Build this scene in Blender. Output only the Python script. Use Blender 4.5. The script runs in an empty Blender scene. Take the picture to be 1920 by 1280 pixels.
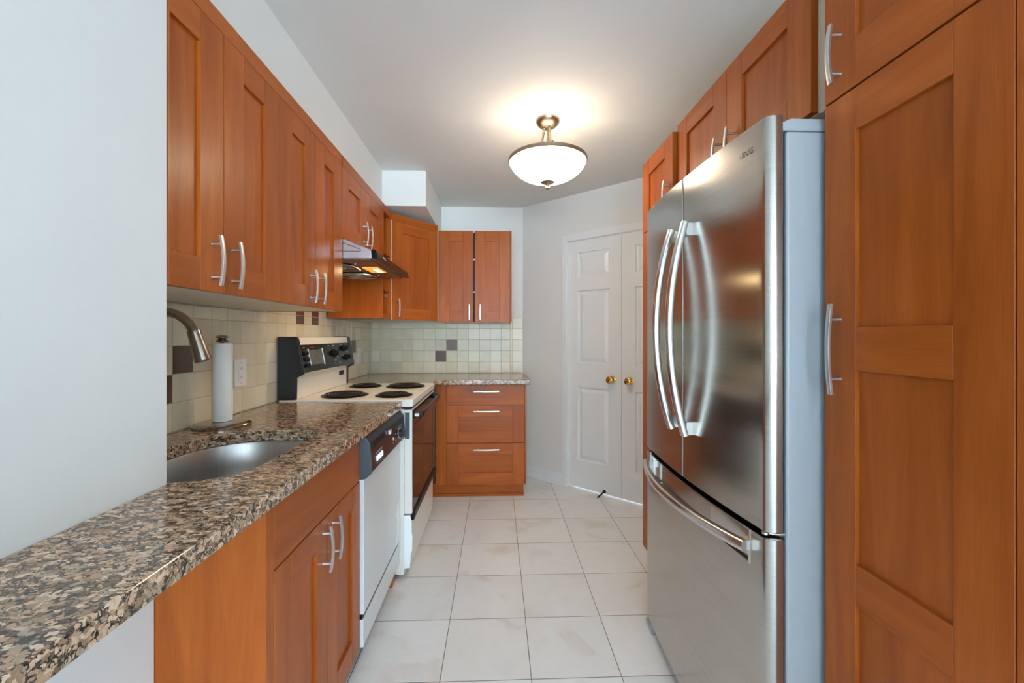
import bpy, bmesh, math, random
from mathutils import Vector, Matrix
random.seed(7)
SC = bpy.context.scene
COL = SC.collection
PI = math.pi

# ------------------------------------------------------------------ camera, world, lights, exposure
F_PX, EYE, HOR = 782.0, 1.25, 629.0
YAW = math.atan(28.0 / F_PX)
cam_d = bpy.data.cameras.new('camera'); cam = bpy.data.objects.new('camera', cam_d); COL.objects.link(cam)
cam_d.sensor_width = 36.0; cam_d.lens = 36.0 * F_PX / 1920.0
cam_d.shift_y = -(640.0 - HOR) / 1920.0
cam_d.clip_start = 0.02
cam.location = (0, 0, EYE); cam.rotation_euler = (PI / 2, 0, -YAW)
SC.camera = cam

w = bpy.data.worlds.new('World'); SC.world = w; w.use_nodes = True
bg = w.node_tree.nodes['Background']
bg.inputs[0].default_value = (0.86, 0.94, 1.0, 1); bg.inputs[1].default_value = 2.0

def area(name, loc, rot, sx, sy, power, color):
    d = bpy.data.lights.new(name, 'AREA'); d.shape = 'RECTANGLE'; d.size = sx; d.size_y = sy
    d.energy = power; d.color = color
    o = bpy.data.objects.new(name, d); COL.objects.link(o); o.location = loc; o.rotation_euler = rot
    return o
# daylight through the wide window wall of the open room behind the camera
area('window_daylight', (1.5, -7.36, 1.3), (PI / 2, 0, 0), 6.0, 2.1, 185, (0.60, 0.83, 1.0))
# fill lamp added beside that window, aimed upwards to brighten the ceiling
ga = area('ceiling_fill', (1.5, -7.34, 0.75), (PI / 2 + 0.95, 0, 0), 6.0, 1.0, 600, (0.62, 0.84, 1.0))
ga.data.spread = 1.9

vs = SC.view_settings
vs.view_transform = 'Standard'; vs.look = 'None'; vs.exposure = 0.45; vs.gamma = 1.0; vs.use_curve_mapping = False
SC.cycles.max_bounces = 10
SC.cycles.diffuse_bounces = 6

# ------------------------------------------------------------------ material helpers
def lin(c):
    return tuple(((x / 255) / 12.92 if x / 255 <= 0.04045 else ((x / 255 + 0.055) / 1.055) ** 2.4) for x in c) + (1,)

class NT:
    def __init__(s, name):
        s.m = bpy.data.materials.new(name); s.m.use_nodes = True
        s.t = s.m.node_tree; s.b = s.t.nodes['Principled BSDF']; s.out = s.t.nodes['Material Output']
    def n(s, typ, **kw):
        nd = s.t.nodes.new(typ)
        for k, v in kw.items():
            if k.startswith('i_'):
                nd.inputs[k[2:].replace('_', ' ')].default_value = v
            else:
                setattr(nd, k, v)
        return nd
    def l(s, a, b): s.t.links.new(a, b)
    def ramp(s, fac, stops, interp='LINEAR'):
        r = s.n('ShaderNodeValToRGB'); e = r.color_ramp.elements; r.color_ramp.interpolation = interp
        while len(e) < len(stops): e.new(0.5)
        for el, (p, c) in zip(e, stops): el.position = p; el.color = c
        s.l(fac, r.inputs[0]); return r
    def mix(s, fac, a, b, blend='MIX'):
        m = s.n('ShaderNodeMix', data_type='RGBA', blend_type=blend)
        for sock, v in ((m.inputs[0], fac), (m.inputs[6], a), (m.inputs[7], b)):
            if hasattr(v, 'is_output'): s.l(v, sock)
            else: sock.default_value = v
        return m.outputs[2]
    def mapping(s, src, scale=(1, 1, 1), loc=(0, 0, 0), rot=(0, 0, 0)):
        mp = s.n('ShaderNodeMapping'); mp.inputs['Scale'].default_value = scale
        mp.inputs['Location'].default_value = loc; mp.inputs['Rotation'].default_value = rot
        s.l(src, mp.inputs[0]); return mp.outputs[0]
    def bump(s, h, strength, dist=0.01):
        b = s.n('ShaderNodeBump'); b.inputs['Strength'].default_value = strength; b.inputs['Distance'].default_value = dist
        s.l(h, b.inputs['Height']); s.l(b.outputs[0], s.b.inputs['Normal'])
    def coord(s, which='Object'):
        return s.n('ShaderNodeTexCoord').outputs[which]

def plain(name, rgb, rough=0.5, metal=0.0, spec=0.5, noise=0.04, nscale=6.0, bump=0.0, bscale=200, coat=0.0, emit=None, emit_s=0):
    t = NT(name); co = t.coord()
    nz = t.n('ShaderNodeTexNoise'); nz.inputs['Scale'].default_value = nscale; nz.inputs['Detail'].default_value = 4
    t.l(co, nz.inputs['Vector'])
    c = lin(rgb); d = tuple(x * (1 - noise) for x in c[:3]) + (1,); u = tuple(min(1, x * (1 + noise)) for x in c[:3]) + (1,)
    r = t.ramp(nz.outputs['Fac'], [(0.3, d), (0.7, u)])
    t.l(r.outputs[0], t.b.inputs['Base Color'])
    t.b.inputs['Roughness'].default_value = rough; t.b.inputs['Metallic'].default_value = metal
    t.b.inputs['Specular IOR Level'].default_value = spec
    t.b.inputs['Coat Weight'].default_value = coat
    if bump:
        n2 = t.n('ShaderNodeTexNoise'); n2.inputs['Scale'].default_value = bscale; n2.inputs['Detail'].default_value = 3
        t.l(co, n2.inputs['Vector']); t.bump(n2.outputs['Fac'], bump, 0.002)
    if emit:
        t.b.inputs['Emission Color'].default_value = lin(emit); t.b.inputs['Emission Strength'].default_value = emit_s
    return t.m

def wood(name, dark, mid, light, rough=0.31, worn=None):
    t = NT(name); uv = t.n('ShaderNodeUVMap').outputs[0]
    a = t.n('ShaderNodeTexNoise'); a.inputs['Scale'].default_value = 1; a.inputs['Detail'].default_value = 5
    a.inputs['Distortion'].default_value = 1.1
    t.l(t.mapping(uv, (1.6, 17, 1)), a.inputs['Vector'])
    f = t.n('ShaderNodeTexNoise'); f.inputs['Scale'].default_value = 1; f.inputs['Detail'].default_value = 3
    t.l(t.mapping(uv, (14, 420, 1)), f.inputs['Vector'])
    bl = t.n('ShaderNodeTexNoise'); bl.inputs['Scale'].default_value = 1; bl.inputs['Detail'].default_value = 2
    t.l(t.mapping(uv, (1.1, 2.6, 1)), bl.inputs['Vector'])
    base = t.ramp(a.outputs['Fac'], [(0.28, lin(dark)), (0.5, lin(mid)), (0.74, lin(light))]).outputs[0]
    fine = t.ramp(f.outputs['Fac'], [(0.3, (0.90, 0.89, 0.88, 1)), (0.65, (1.04, 1.04, 1.04, 1))]).outputs[0]
    blot = t.ramp(bl.outputs['Fac'], [(0.3, (0.83, 0.81, 0.79, 1)), (0.7, (1.12, 1.12, 1.12, 1))]).outputs[0]
    c = t.mix(1.0, base, fine, 'MULTIPLY'); c = t.mix(1.0, c, blot, 'MULTIPLY')
    if worn:
        # scratched-off finish: patchy marks with a shape of their own near the top edge of the front
        x0, x1, z0, z1 = worn
        pos = t.n('ShaderNodeNewGeometry').outputs['Position']
        sp = t.n('ShaderNodeSeparateXYZ'); t.l(pos, sp.inputs[0])
        def band(sock, lo, hi, soft):
            m = t.n('ShaderNodeMapRange', interpolation_type='SMOOTHSTEP'); m.inputs[1].default_value = lo - soft; m.inputs[2].default_value = lo + soft
            t.l(sock, m.inputs[0])
            k = t.n('ShaderNodeMapRange', interpolation_type='SMOOTHSTEP'); k.inputs[1].default_value = hi - soft; k.inputs[2].default_value = hi + soft
            k.inputs[3].default_value = 1; k.inputs[4].default_value = 0; t.l(sock, k.inputs[0])
            q = t.n('ShaderNodeMath', operation='MULTIPLY'); t.l(m.outputs[0], q.inputs[0]); t.l(k.outputs[0], q.inputs[1]); return q.outputs[0]
        q = t.n('ShaderNodeMath', operation='MULTIPLY'); t.l(band(sp.outputs[0], x0, x1, 0.05), q.inputs[0]); t.l(band(sp.outputs[2], z0, z1, 0.02), q.inputs[1])
        nz = t.n('ShaderNodeTexNoise'); nz.inputs['Scale'].default_value = 60; nz.inputs['Detail'].default_value = 4
        t.l(t.mapping(pos, (1, 1, 0.7)), nz.inputs['Vector'])
        r = t.ramp(nz.outputs['Fac'], [(0.46, (0, 0, 0, 1)), (0.56, (1, 1, 1, 1))])
        q2 = t.n('ShaderNodeMath', operation='MULTIPLY'); t.l(q.outputs[0], q2.inputs[0]); t.l(r.outputs[0], q2.inputs[1])
        c = t.mix(q2.outputs[0], c, lin((128, 70, 48)))
    t.l(c, t.b.inputs['Base Color'])
    t.b.inputs['Roughness'].default_value = rough
    t.b.inputs['Specular IOR Level'].default_value = 0.24
    t.bump(f.outputs['Fac'], 0.05, 0.001)
    return t.m

def granite(name):
    t = NT(name); co = t.coord()
    nz = t.n('ShaderNodeTexNoise'); nz.inputs['Scale'].default_value = 26; nz.inputs['Detail'].default_value = 3
    t.l(co, nz.inputs['Vector'])
    nf = t.n('ShaderNodeTexNoise'); nf.inputs['Scale'].default_value = 120; nf.inputs['Detail'].default_value = 3
    t.l(co, nf.inputs['Vector'])
    warp = t.mix(0.018, co, nz.outputs['Color']); warp = t.mix(0.014, warp, nf.outputs['Color'])
    vec = t.mapping(warp, (0.62, 1.25, 1.25), rot=(0, 0, 0.35))
    v = t.n('ShaderNodeTexVoronoi'); v.inputs['Scale'].default_value = 112; v.inputs['Randomness'].default_value = 1
    t.l(vec, v.inputs['Vector'])
    sep = t.n('ShaderNodeSeparateColor'); t.l(v.outputs['Color'], sep.inputs[0])
    base = t.ramp(sep.outputs[0], [(0.0, lin((120, 98, 80))), (0.10, lin((158, 130, 104))), (0.30, lin((186, 152, 124))),
                                   (0.52, lin((208, 174, 146))), (0.74, lin((218, 192, 166))), (0.9, lin((166, 152, 134)))], 'CONSTANT').outputs[0]
    ve = t.n('ShaderNodeTexVoronoi'); ve.feature = 'DISTANCE_TO_EDGE'; ve.inputs['Scale'].default_value = 112; ve.inputs['Randomness'].default_value = 1
    t.l(vec, ve.inputs['Vector'])
    # dark mica gathers in clusters between the feldspar grains
    n2 = t.n('ShaderNodeTexNoise'); n2.inputs['Scale'].default_value = 70; n2.inputs['Detail'].default_value = 4; n2.inputs['Roughness'].default_value = 0.6
    t.l(vec, n2.inputs['Vector'])
    thr = t.n('ShaderNodeMapRange'); thr.inputs[1].default_value = 0.42; thr.inputs[2].default_value = 0.62; thr.inputs[3].default_value = 0.0; thr.inputs[4].default_value = 0.23
    t.l(n2.outputs['Fac'], thr.inputs[0])
    sub = t.n('ShaderNodeMath', operation='SUBTRACT'); t.l(thr.outputs[0], sub.inputs[0]); t.l(ve.outputs['Distance'], sub.inputs[1])
    fle = t.ramp(sub.outputs[0], [(0.0, (0, 0, 0, 1)), (0.06, (1, 1, 1, 1))]).outputs[0]
    n4 = t.n('ShaderNodeTexNoise'); n4.inputs['Scale'].default_value = 190; n4.inputs['Detail'].default_value = 2; t.l(vec, n4.inputs['Vector'])
    dk = t.ramp(n4.outputs['Fac'], [(0.36, lin((40, 36, 34))), (0.56, lin((78, 68, 60))), (0.75, lin((120, 108, 96)))]).outputs[0]
    c = t.mix(fle, base, dk)
    n3 = t.n('ShaderNodeTexNoise'); n3.inputs['Scale'].default_value = 300; n3.inputs['Detail'].default_value = 2
    t.l(co, n3.inputs['Vector'])
    sp = t.ramp(n3.outputs['Fac'], [(0.35, (0.84, 0.84, 0.84, 1)), (0.65, (1.08, 1.08, 1.08, 1))]).outputs[0]
    c = t.mix(1.0, c, sp, 'MULTIPLY')
    t.l(c, t.b.inputs['Base Color']); t.b.inputs['Roughness'].default_value = 0.09
    t.b.inputs['Specular IOR Level'].default_value = 0.6
    return t.m

def steel(name, rgb, rough, aniso=0.0, streak=(3, 3, 260), bump=0.03, rot=0.0):
    t = NT(name); co = t.coord()
    n = t.n('ShaderNodeTexNoise'); n.inputs['Scale'].default_value = 1; n.inputs['Detail'].default_value = 3
    t.l(t.mapping(co, streak), n.inputs['Vector'])
    c = lin(rgb)
    r = t.ramp(n.outputs['Fac'], [(0.3, tuple(x * 0.94 for x in c[:3]) + (1,)), (0.7, tuple(min(1, x * 1.05) for x in c[:3]) + (1,))])
    t.l(r.outputs[0], t.b.inputs['Base Color'])
    t.b.inputs['Metallic'].default_value = 1; t.b.inputs['Roughness'].default_value = rough
    if aniso:
        t.b.inputs['Anisotropic'].default_value = aniso
        tg = t.n('ShaderNodeTangent', direction_type='RADIAL', axis='Z'); t.l(tg.outputs[0], t.b.inputs['Tangent'])
        t.b.inputs['Anisotropic Rotation'].default_value = rot
    if bump: t.bump(n.outputs['Fac'], bump, 0.001)
    return t.m

def tiles_floor(name):
    t = NT(name); co = t.coord()
    mp = t.mapping(co, (1, 1, 1), loc=(0.207 + 0.332 * 8, -1.514 + 0.3315 * 18, 0))
    b = t.n('ShaderNodeTexBrick', offset=0.0, squash=1.0)
    b.inputs['Scale'].default_value = 1; b.inputs['Brick Width'].default_value = 0.332; b.inputs['Row Height'].default_value = 0.3315
    b.inputs['Mortar Size'].default_value = 0.0017; b.inputs['Mortar Smooth'].default_value = 0.3; b.inputs['Bias'].default_value = 0
    b.inputs['Color1'].default_value = (0.95, 0.95, 0.95, 1); b.inputs['Color2'].default_value = (1.03, 1.03, 1.03, 1); b.inputs['Mortar'].default_value = (1, 1, 1, 1)
    t.l(mp, b.inputs['Vector'])
    n = t.n('ShaderNodeTexNoise'); n.inputs['Scale'].default_value = 4.2; n.inputs['Detail'].default_value = 6; n.inputs['Roughness'].default_value = 0.6
    n.inputs['Distortion'].default_value = 0.8
    off = t.n('ShaderNodeVectorMath', operation='MULTIPLY_ADD'); t.l(b.outputs['Color'], off.inputs[0]); off.inputs[1].default_value = (60, 60, 60); t.l(co, off.inputs[2])
    t.l(off.outputs[0], n.inputs['Vector'])
    mar = t.ramp(n.outputs['Fac'], [(0.26, lin((220, 213, 208))), (0.44, lin((234, 235, 236))), (0.62, lin((237, 239, 241))), (0.8, lin((227, 226, 226)))]).outputs[0]
    c = t.mix(1.0, mar, b.outputs['Color'], 'MULTIPLY')
    c = t.mix(b.outputs['Fac'], c, lin((112, 104, 98)))
    t.l(c, t.b.inputs['Base Color']); t.b.inputs['Roughness'].default_value = 0.33
    inv = t.n('ShaderNodeMath', operation='SUBTRACT'); inv.inputs[0].default_value = 1; t.l(b.outputs['Fac'], inv.inputs[1])
    t.bump(inv.outputs[0], 0.5, 0.002)
    return t.m

def splash_tile(name, c1, c2):
    t = NT(name)
    at = t.n('ShaderNodeAttribute', attribute_name='rnd')
    co = t.coord(); n = t.n('ShaderNodeTexNoise'); n.inputs['Scale'].default_value = 14; n.inputs['Detail'].default_value = 4
    t.l(co, n.inputs['Vector'])
    m = t.n('ShaderNodeMath', operation='MULTIPLY_ADD'); t.l(n.outputs['Fac'], m.inputs[0]); m.inputs[1].default_value = 0.6
    ad = t.n('ShaderNodeMath', operation='MULTIPLY'); t.l(at.outputs['Fac'], ad.inputs[0]); ad.inputs[1].default_value = 0.55
    t.l(ad.outputs[0], m.inputs[2])
    r = t.ramp(m.outputs[0], [(0.2, lin(c1)), (0.8, lin(c2))])
    t.l(r.outputs[0], t.b.inputs['Base Color']); t.b.inputs['Roughness'].default_value = 0.3
    t.bump(n.outputs['Fac'], 0.06, 0.004)
    return t.m

M = {}
M['wood'] = wood('cherry_stained_birch', (154, 76, 25), (167, 86, 30), (179, 97, 38))
M['wood_worn'] = wood('worn_cherry_stained_birch', (154, 76, 25), (167, 86, 30), (179, 97, 38), worn=(-0.27, -0.06, 0.80, 0.87))
M['cream'] = plain('cream_melamine', (226, 214, 194), 0.5)
M['wall'] = plain('white_wall_paint', (226, 226, 224), 0.6, noise=0.012, nscale=2.0, bump=0.03, bscale=350)
M['ceil'] = plain('ceiling_paint', (222, 219, 216), 0.75, noise=0.015, nscale=2.0, bump=0.04, bscale=260)
M['trim'] = plain('white_gloss_trim_paint', (232, 234, 236), 0.32, noise=0.01, nscale=3)
M['floor'] = tiles_floor('beige_floor_tile')
M['tile'] = splash_tile('cream_wall_tile', (206, 196, 170), (226, 219, 198))
M['tile_brown'] = splash_tile('brown_accent_tile', (86, 60, 48), (104, 76, 62))
M['grout'] = plain('cream_grout', (196, 186, 160), 0.8)
M['granite'] = granite('speckled_granite')
M['fridge'] = steel('brushed_stainless', (188, 184, 178), 0.19, 0.7, (3, 3, 300), 0.008)
M['fridge_case'] = plain('grey_fridge_enamel', (160, 167, 173), 0.35, noise=0.02, bump=0.05, bscale=600)
M['handle_steel'] = steel('satin_steel_bar', (214, 212, 210), 0.22, 0, (200, 200, 4), 0.02)
M['nickel'] = steel('satin_nickel', (214, 213, 211), 0.36, 0, (160, 160, 160), 0.0)
M['lamp_metal'] = steel('aged_lamp_nickel', (172, 158, 138), 0.3, 0, (120, 120, 120), 0.0)
M['chrome'] = steel('brushed_faucet_nickel', (176, 166, 156), 0.2, 0, (120, 120, 20), 0.0)
M['sink'] = steel('sink_steel', (190, 188, 186), 0.36, 0, (180, 6, 6), 0.03)
M['hood'] = steel('hood_steel', (205, 208, 214), 0.3, 0, (4, 200, 200), 0.02)
M['hood_under'] = steel('hood_under_steel', (150, 132, 120), 0.38, 0, (50, 4, 50), 0.02)  # steel with the brown it reflects put into its base colour
M['black_gloss'] = plain('black_glass', (12, 12, 14), 0.2, noise=0.02, spec=0.3)
M['black'] = plain('black_plastic', (20, 20, 23), 0.4, spec=0.3, noise=0.05)
M['blue_black'] = plain('black_enamel_end', (22, 28, 36), 0.3, noise=0.05)
M['oven_glass'] = plain('brown_oven_glass', (62, 34, 27), 0.05, noise=0.02, spec=0.25)
M['dw_panel'] = plain('dark_brown_control_panel', (46, 27, 24), 0.25, spec=0.3, noise=0.04)
M['dw_grey'] = plain('slate_grey_plastic', (70, 80, 88), 0.4)
M['enamel'] = plain('white_enamel', (232, 226, 216), 0.22, noise=0.01)
M['appliance_white'] = plain('white_appliance_front', (216, 220, 222), 0.28, noise=0.01)
M['film'] = plain('white_plastic_film', (240, 243, 244), 0.35, noise=0.01)
M['coil'] = plain('black_burner_coil', (30, 28, 28), 0.3, noise=0.1, nscale=60)
M['pan'] = plain('black_drip_pan', (20, 19, 19), 0.3)
M['paper'] = plain('white_paper_towel', (236, 236, 232), 0.9, noise=0.02, nscale=30, bump=0.25, bscale=160)
M['plate'] = plain('white_outlet_plastic', (236, 238, 240), 0.35, noise=0.01)
M['brass'] = steel('polished_brass', (214, 168, 92), 0.14, 0, (20, 20, 20), 0.0)
M['clock'] = plain('clock_glass', (92, 88, 84), 0.15, noise=0.3, nscale=20, spec=0.3)
M['print'] = plain('white_print', (200, 204, 206), 0.5)
M['print_red'] = plain('red_print', (150, 30, 34), 0.5)
M['print_grey'] = plain('grey_print', (150, 142, 136), 0.5, metal=0.4)
M['lit_button'] = plain('lit_button', (235, 240, 250), 0.3, emit=(225, 235, 255), emit_s=0.6)
M['hood_lamp'] = plain('hood_lamp_diffuser', (240, 190, 110), 0.4, emit=(255, 150, 50), emit_s=0.7)
M['hood_bulb'] = plain('hood_bulb_glass', (255, 240, 210), 0.4, emit=(255, 236, 190), emit_s=4.0)
M['dark'] = plain('dark_gap', (16, 13, 12), 0.7)
M['plinth_grey'] = plain('grey_plinth_strip', (130, 132, 132), 0.4, metal=0.3)
M['glass_pane'] = None
def bowl_mat():
    t = NT('frosted_lamp_glass'); nt = t.t
    co = t.coord(); n = t.n('ShaderNodeTexNoise'); n.inputs['Scale'].default_value = 9; n.inputs['Detail'].default_value = 4; n.inputs['Distortion'].default_value = 1.2
    t.l(co, n.inputs['Vector'])
    r = t.ramp(n.outputs['Fac'], [(0.35, lin((246, 232, 206))), (0.65, lin((255, 246, 228)))])
    tr = t.n('ShaderNodeBsdfTranslucent'); t.l(r.outputs[0], tr.inputs[0])
    t.l(r.outputs[0], t.b.inputs['Base Color']); t.b.inputs['Roughness'].default_value = 0.25
    ms = t.n('ShaderNodeMixShader'); ms.inputs[0].default_value = 0.75
    t.l(t.b.outputs[0], ms.inputs[1]); t.l(tr.outputs[0], ms.inputs[2])
    em = t.n('ShaderNodeEmission'); em.inputs[0].default_value = (1.0, 0.85, 0.66, 1); em.inputs[1].default_value = 11.0
    ad = t.n('ShaderNodeAddShader'); t.l(ms.outputs[0], ad.inputs[0]); t.l(em.outputs[0], ad.inputs[1])
    gb = t.n('ShaderNodeNewGeometry'); sw = t.n('ShaderNodeMixShader'); t.l(gb.outputs['Backfacing'], sw.inputs[0])
    t.l(ad.outputs[0], sw.inputs[1]); t.l(ms.outputs[0], sw.inputs[2]); t.l(sw.outputs[0], t.out.inputs[0])
    return t.m
M['bowl'] = bowl_mat()
def pane_mat():
    t = NT('clear_window_glass')
    t.b.inputs['Base Color'].default_value = (1, 1, 1, 1); t.b.inputs['Roughness'].default_value = 0.0
    t.b.inputs['Transmission Weight'].default_value = 1.0; t.b.inputs['IOR'].default_value = 1.01
    return t.m
M['pane'] = pane_mat()

# ------------------------------------------------------------------ mesh builder
class Fr:
    """local frame: u along the width, w up, d outward"""
    def __init__(s, o, U, N): s.o = Vector(o); s.U = Vector(U).normalized(); s.N = Vector(N).normalized(); s.Z = Vector((0, 0, 1))
    def p(s, u, w, d): return s.o + s.U * u + s.Z * w + s.N * d

class MB:
    def __init__(s, *mats): s.v = []; s.f = []; s.mi = []; s.uv = []; s.rn = []; s.mats = list(mats); s.sm = []
    def face(s, idx, uvs=None, m=0, rnd=0.0, smooth=False):
        s.f.append(tuple(idx)); s.mi.append(m); s.uv.append(uvs or [(0, 0)] * len(idx)); s.rn.append(rnd); s.sm.append(smooth)
    def box(s, fr, u0, w0, d0, u1, w1, d1, grain='w', m=0, rnd=0.0):
        b = len(s.v); c = [(u, w, d) for d in (d0, d1) for w in (w0, w1) for u in (u0, u1)]
        s.v += [tuple(fr.p(*q)) for q in c]
        ro, rv = random.uniform(0, 50), random.uniform(0, 50)
        for q in ((0, 1, 3, 2), (4, 6, 7, 5), (0, 4, 5, 1), (2, 3, 7, 6), (0, 2, 6, 4), (1, 5, 7, 3)):
            uv = []
            for i in q:
                u, w, d = c[i]
                a, e = (w, u + d) if grain == 'w' else ((u, w + d) if grain == 'u' else (d, u + w))
                uv.append((a + ro, e + rv))
            s.face([b + i for i in q], uv, m, rnd)
    def prism(s, pts, fn, a, b, m=0, smooth=False):
        """extrude a closed 2-D outline from a to b; fn(p, q, t) -> 3-D point"""
        n = len(pts); base = len(s.v); ro = random.uniform(0, 40)
        for t in (a, b):
            s.v += [tuple(fn(p, q, t)) for p, q in pts]
        s.face([base + i for i in range(n)], [(q + ro, p + ro) for p, q in pts], m)
        s.face([base + n + i for i in reversed(range(n))], [(q + ro, p + ro) for p, q in reversed(pts)], m)
        for i in range(n):
            j = (i + 1) % n
            s.face([base + i, base + n + i, base + n + j, base + j], [(a + ro, i * .02), (b + ro, i * .02), (b + ro, i * .02 + .02), (a + ro, i * .02 + .02)], m, smooth=smooth)
    def lathe(s, prof, c, axis=(0, 0, 1), n=32, m=0, smooth=True, cap=True):
        ax = Vector(axis).normalized(); e = Vector((1, 0, 0)) if abs(ax.x) < 0.9 else Vector((0, 1, 0))
        p = ax.cross(e).normalized(); q = ax.cross(p); c = Vector(c); rings = []
        for r, h in prof:
            k = len(s.v); rings.append(k)
            for i in range(n):
                a = 2 * PI * i / n
                s.v.append(tuple(c + ax * h + p * (r * math.cos(a)) + q * (r * math.sin(a))))
        for k0, k1 in zip(rings, rings[1:]):
            for i in range(n):
                j = (i + 1) % n; s.face([k0 + i, k0 + j, k1 + j, k1 + i], None, m, smooth=smooth)
        if cap:
            if prof[0][0] > 1e-5: s.face([rings[0] + i for i in reversed(range(n))], None, m)
            if prof[-1][0] > 1e-5: s.face([rings[-1] + i for i in range(n)], None, m)
    def tube(s, path, r, n=12, m=0, cap=True, flat=None, e=0.5):
        """sweep a round (or flat=(ra, rb, ref)) section along a path"""
        P = [Vector(p) for p in path]; rings = []
        up = Vector((0, 0, 1))
        for i, p in enumerate(P):
            t = (P[min(i + 1, len(P) - 1)] - P[max(i - 1, 0)]).normalized()
            if flat: ref = Vector(flat[2])
            else: ref = up if abs(t.dot(up)) < 0.95 else Vector((1, 0, 0))
            a = (ref - t * ref.dot(t)).normalized(); b = t.cross(a)
            rr = r[i] if isinstance(r, (list, tuple)) else r
            ra, rb = (flat[0], flat[1]) if flat else (rr, rr)
            k = len(s.v); rings.append(k)
            for j in range(n):
                g = 2 * PI * j / n
                ca, sa = math.cos(g), math.sin(g)
                if flat:
                    ca = math.copysign(abs(ca) ** e, ca); sa = math.copysign(abs(sa) ** e, sa)
                s.v.append(tuple(p + a * (ra * ca) + b * (rb * sa)))
        for k0, k1 in zip(rings, rings[1:]):
            for i in range(n):
                j = (i + 1) % n; s.face([k0 + i, k0 + j, k1 + j, k1 + i], None, m, smooth=True)
        if cap:
            s.face([rings[0] + i for i in reversed(range(n))], None, m); s.face([rings[-1] + i for i in range(n)], None, m)
    def torus(s, c, R, r, n=40, k=8, m=0, axis=(0, 0, 1)):
        ax = Vector(axis).normalized(); e = Vector((1, 0, 0)) if abs(ax.x) < 0.9 else Vector((0, 1, 0))
        p = ax.cross(e).normalized(); q = ax.cross(p); c = Vector(c); b = len(s.v)
        for i in range(n):
            a = 2 * PI * i / n; d = p * math.cos(a) + q * math.sin(a)
            for j in range(k):
                g = 2 * PI * j / k
                s.v.append(tuple(c + d * (R + r * math.cos(g)) + ax * (r * math.sin(g))))
        for i in range(n):
            for j in range(k):
                s.face([b + i * k + j, b + ((i + 1) % n) * k + j, b + ((i + 1) % n) * k + (j + 1) % k, b + i * k + (j + 1) % k], None, m, smooth=True)
    def build(s, name, parent=None, label=None, bevel=0.0, seg=2, kind=None, cat=None, group=None, recalc=True, sharp=35):
        me = bpy.data.meshes.new(name)
        L = BASE.get(parent.name, Vector((0, 0, 0))) if parent else Vector((0, 0, 0))
        me.from_pydata([tuple(Vector(v) - L) for v in s.v], [], s.f)
        for mt in s.mats: me.materials.append(mt)
        uvl = me.uv_layers.new(name='UVMap'); k = 0
        at = me.attributes.new('rnd', 'FLOAT', 'FACE')
        for i, p in enumerate(me.polygons):
            p.material_index = s.mi[i]; p.use_smooth = s.sm[i]; at.data[i].value = s.rn[i]
            for q in s.uv[i]: uvl.data[k].uv = q; k += 1
        if recalc:
            bm = bmesh.new(); bm.from_mesh(me); bmesh.ops.recalc_face_normals(bm, faces=bm.faces); bm.to_mesh(me); bm.free()
        if any(s.sm): me.set_sharp_from_angle(angle=math.radians(sharp))
        o = bpy.data.objects.new(name, me); COL.objects.link(o)
        if parent: o.parent = parent; BASE[o.name] = L
        if bevel:
            md = o.modifiers.new('bevel', 'BEVEL'); md.width = bevel; md.segments = seg; md.limit_method = 'ANGLE'; md.angle_limit = math.radians(40)
            md.harden_normals = False
        if label: o['label'] = label
        if kind: o['kind'] = kind
        if cat: o['category'] = cat
        if group: o['group'] = group
        return o
BASE = {}
def thing(name, label, cat, loc, group=None):
    o = bpy.data.objects.new(name, None); COL.objects.link(o); o.location = loc; o.empty_display_size = 0.05
    o['label'] = label; o['category'] = cat
    if group: o['group'] = group
    BASE[o.name] = Vector(loc); return o
WF = Fr((0, 0, 0), (1, 0, 0), (0, 1, 0))        # u = X, w = Z, d = Y
def wbox(mb, x0, y0, z0, x1, y1, z1, grain='w', m=0): mb.box(WF, x0, z0, y0, x1, z1, y1, grain, m)
def struct(name, boxes, mat, bevel=0.0, label=None):
    mb = MB(mat)
    for b in boxes: wbox(mb, *b)
    o = mb.build(name, kind='structure', bevel=bevel, label=label); return o
def smoothtext(txt, size, fr, u, w, d, mat, name, parent, flipu=False, ital=0.0, label=None):
    cu = bpy.data.curves.new(name, 'FONT'); cu.body = txt; cu.size = size; cu.extrude = 0.0004; cu.shear = ital
    tmp = bpy.data.objects.new(name + '_tmp', cu)
    COL.objects.link(tmp); bpy.context.view_layer.update()
    me = bpy.data.meshes.new_from_object(tmp.evaluated_get(bpy.context.evaluated_depsgraph_get()))
    bpy.data.objects.remove(tmp); bpy.data.curves.remove(cu)
    L = BASE.get(parent.name)
    for v in me.vertices:
        v.co = fr.p(u + (-v.co.x if flipu else v.co.x), w + v.co.y, d + v.co.z) - L
    me.materials.clear(); me.materials.append(mat); me.name = name
    o = bpy.data.objects.new(name, me); COL.objects.link(o); o.parent = parent
    if label: o['label'] = label
    return o

# ------------------------------------------------------------------ the room
XL = -1.12            # tiled left wall
XW = -0.75            # face of the partition on the left
YP = 0.976            # end of that partition
YB = 3.765            # back wall
ZC = 2.407            # ceiling
TA = math.radians(42); AU = Vector((math.cos(TA), -math.sin(TA), 0)); AN = Vector((-math.sin(TA), -math.cos(TA), 0))
AP = Vector((0.233, YB, 0)); AF = Fr(AP, AU, AN)
XR = 1.44             # wall behind fridge and pantry

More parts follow.
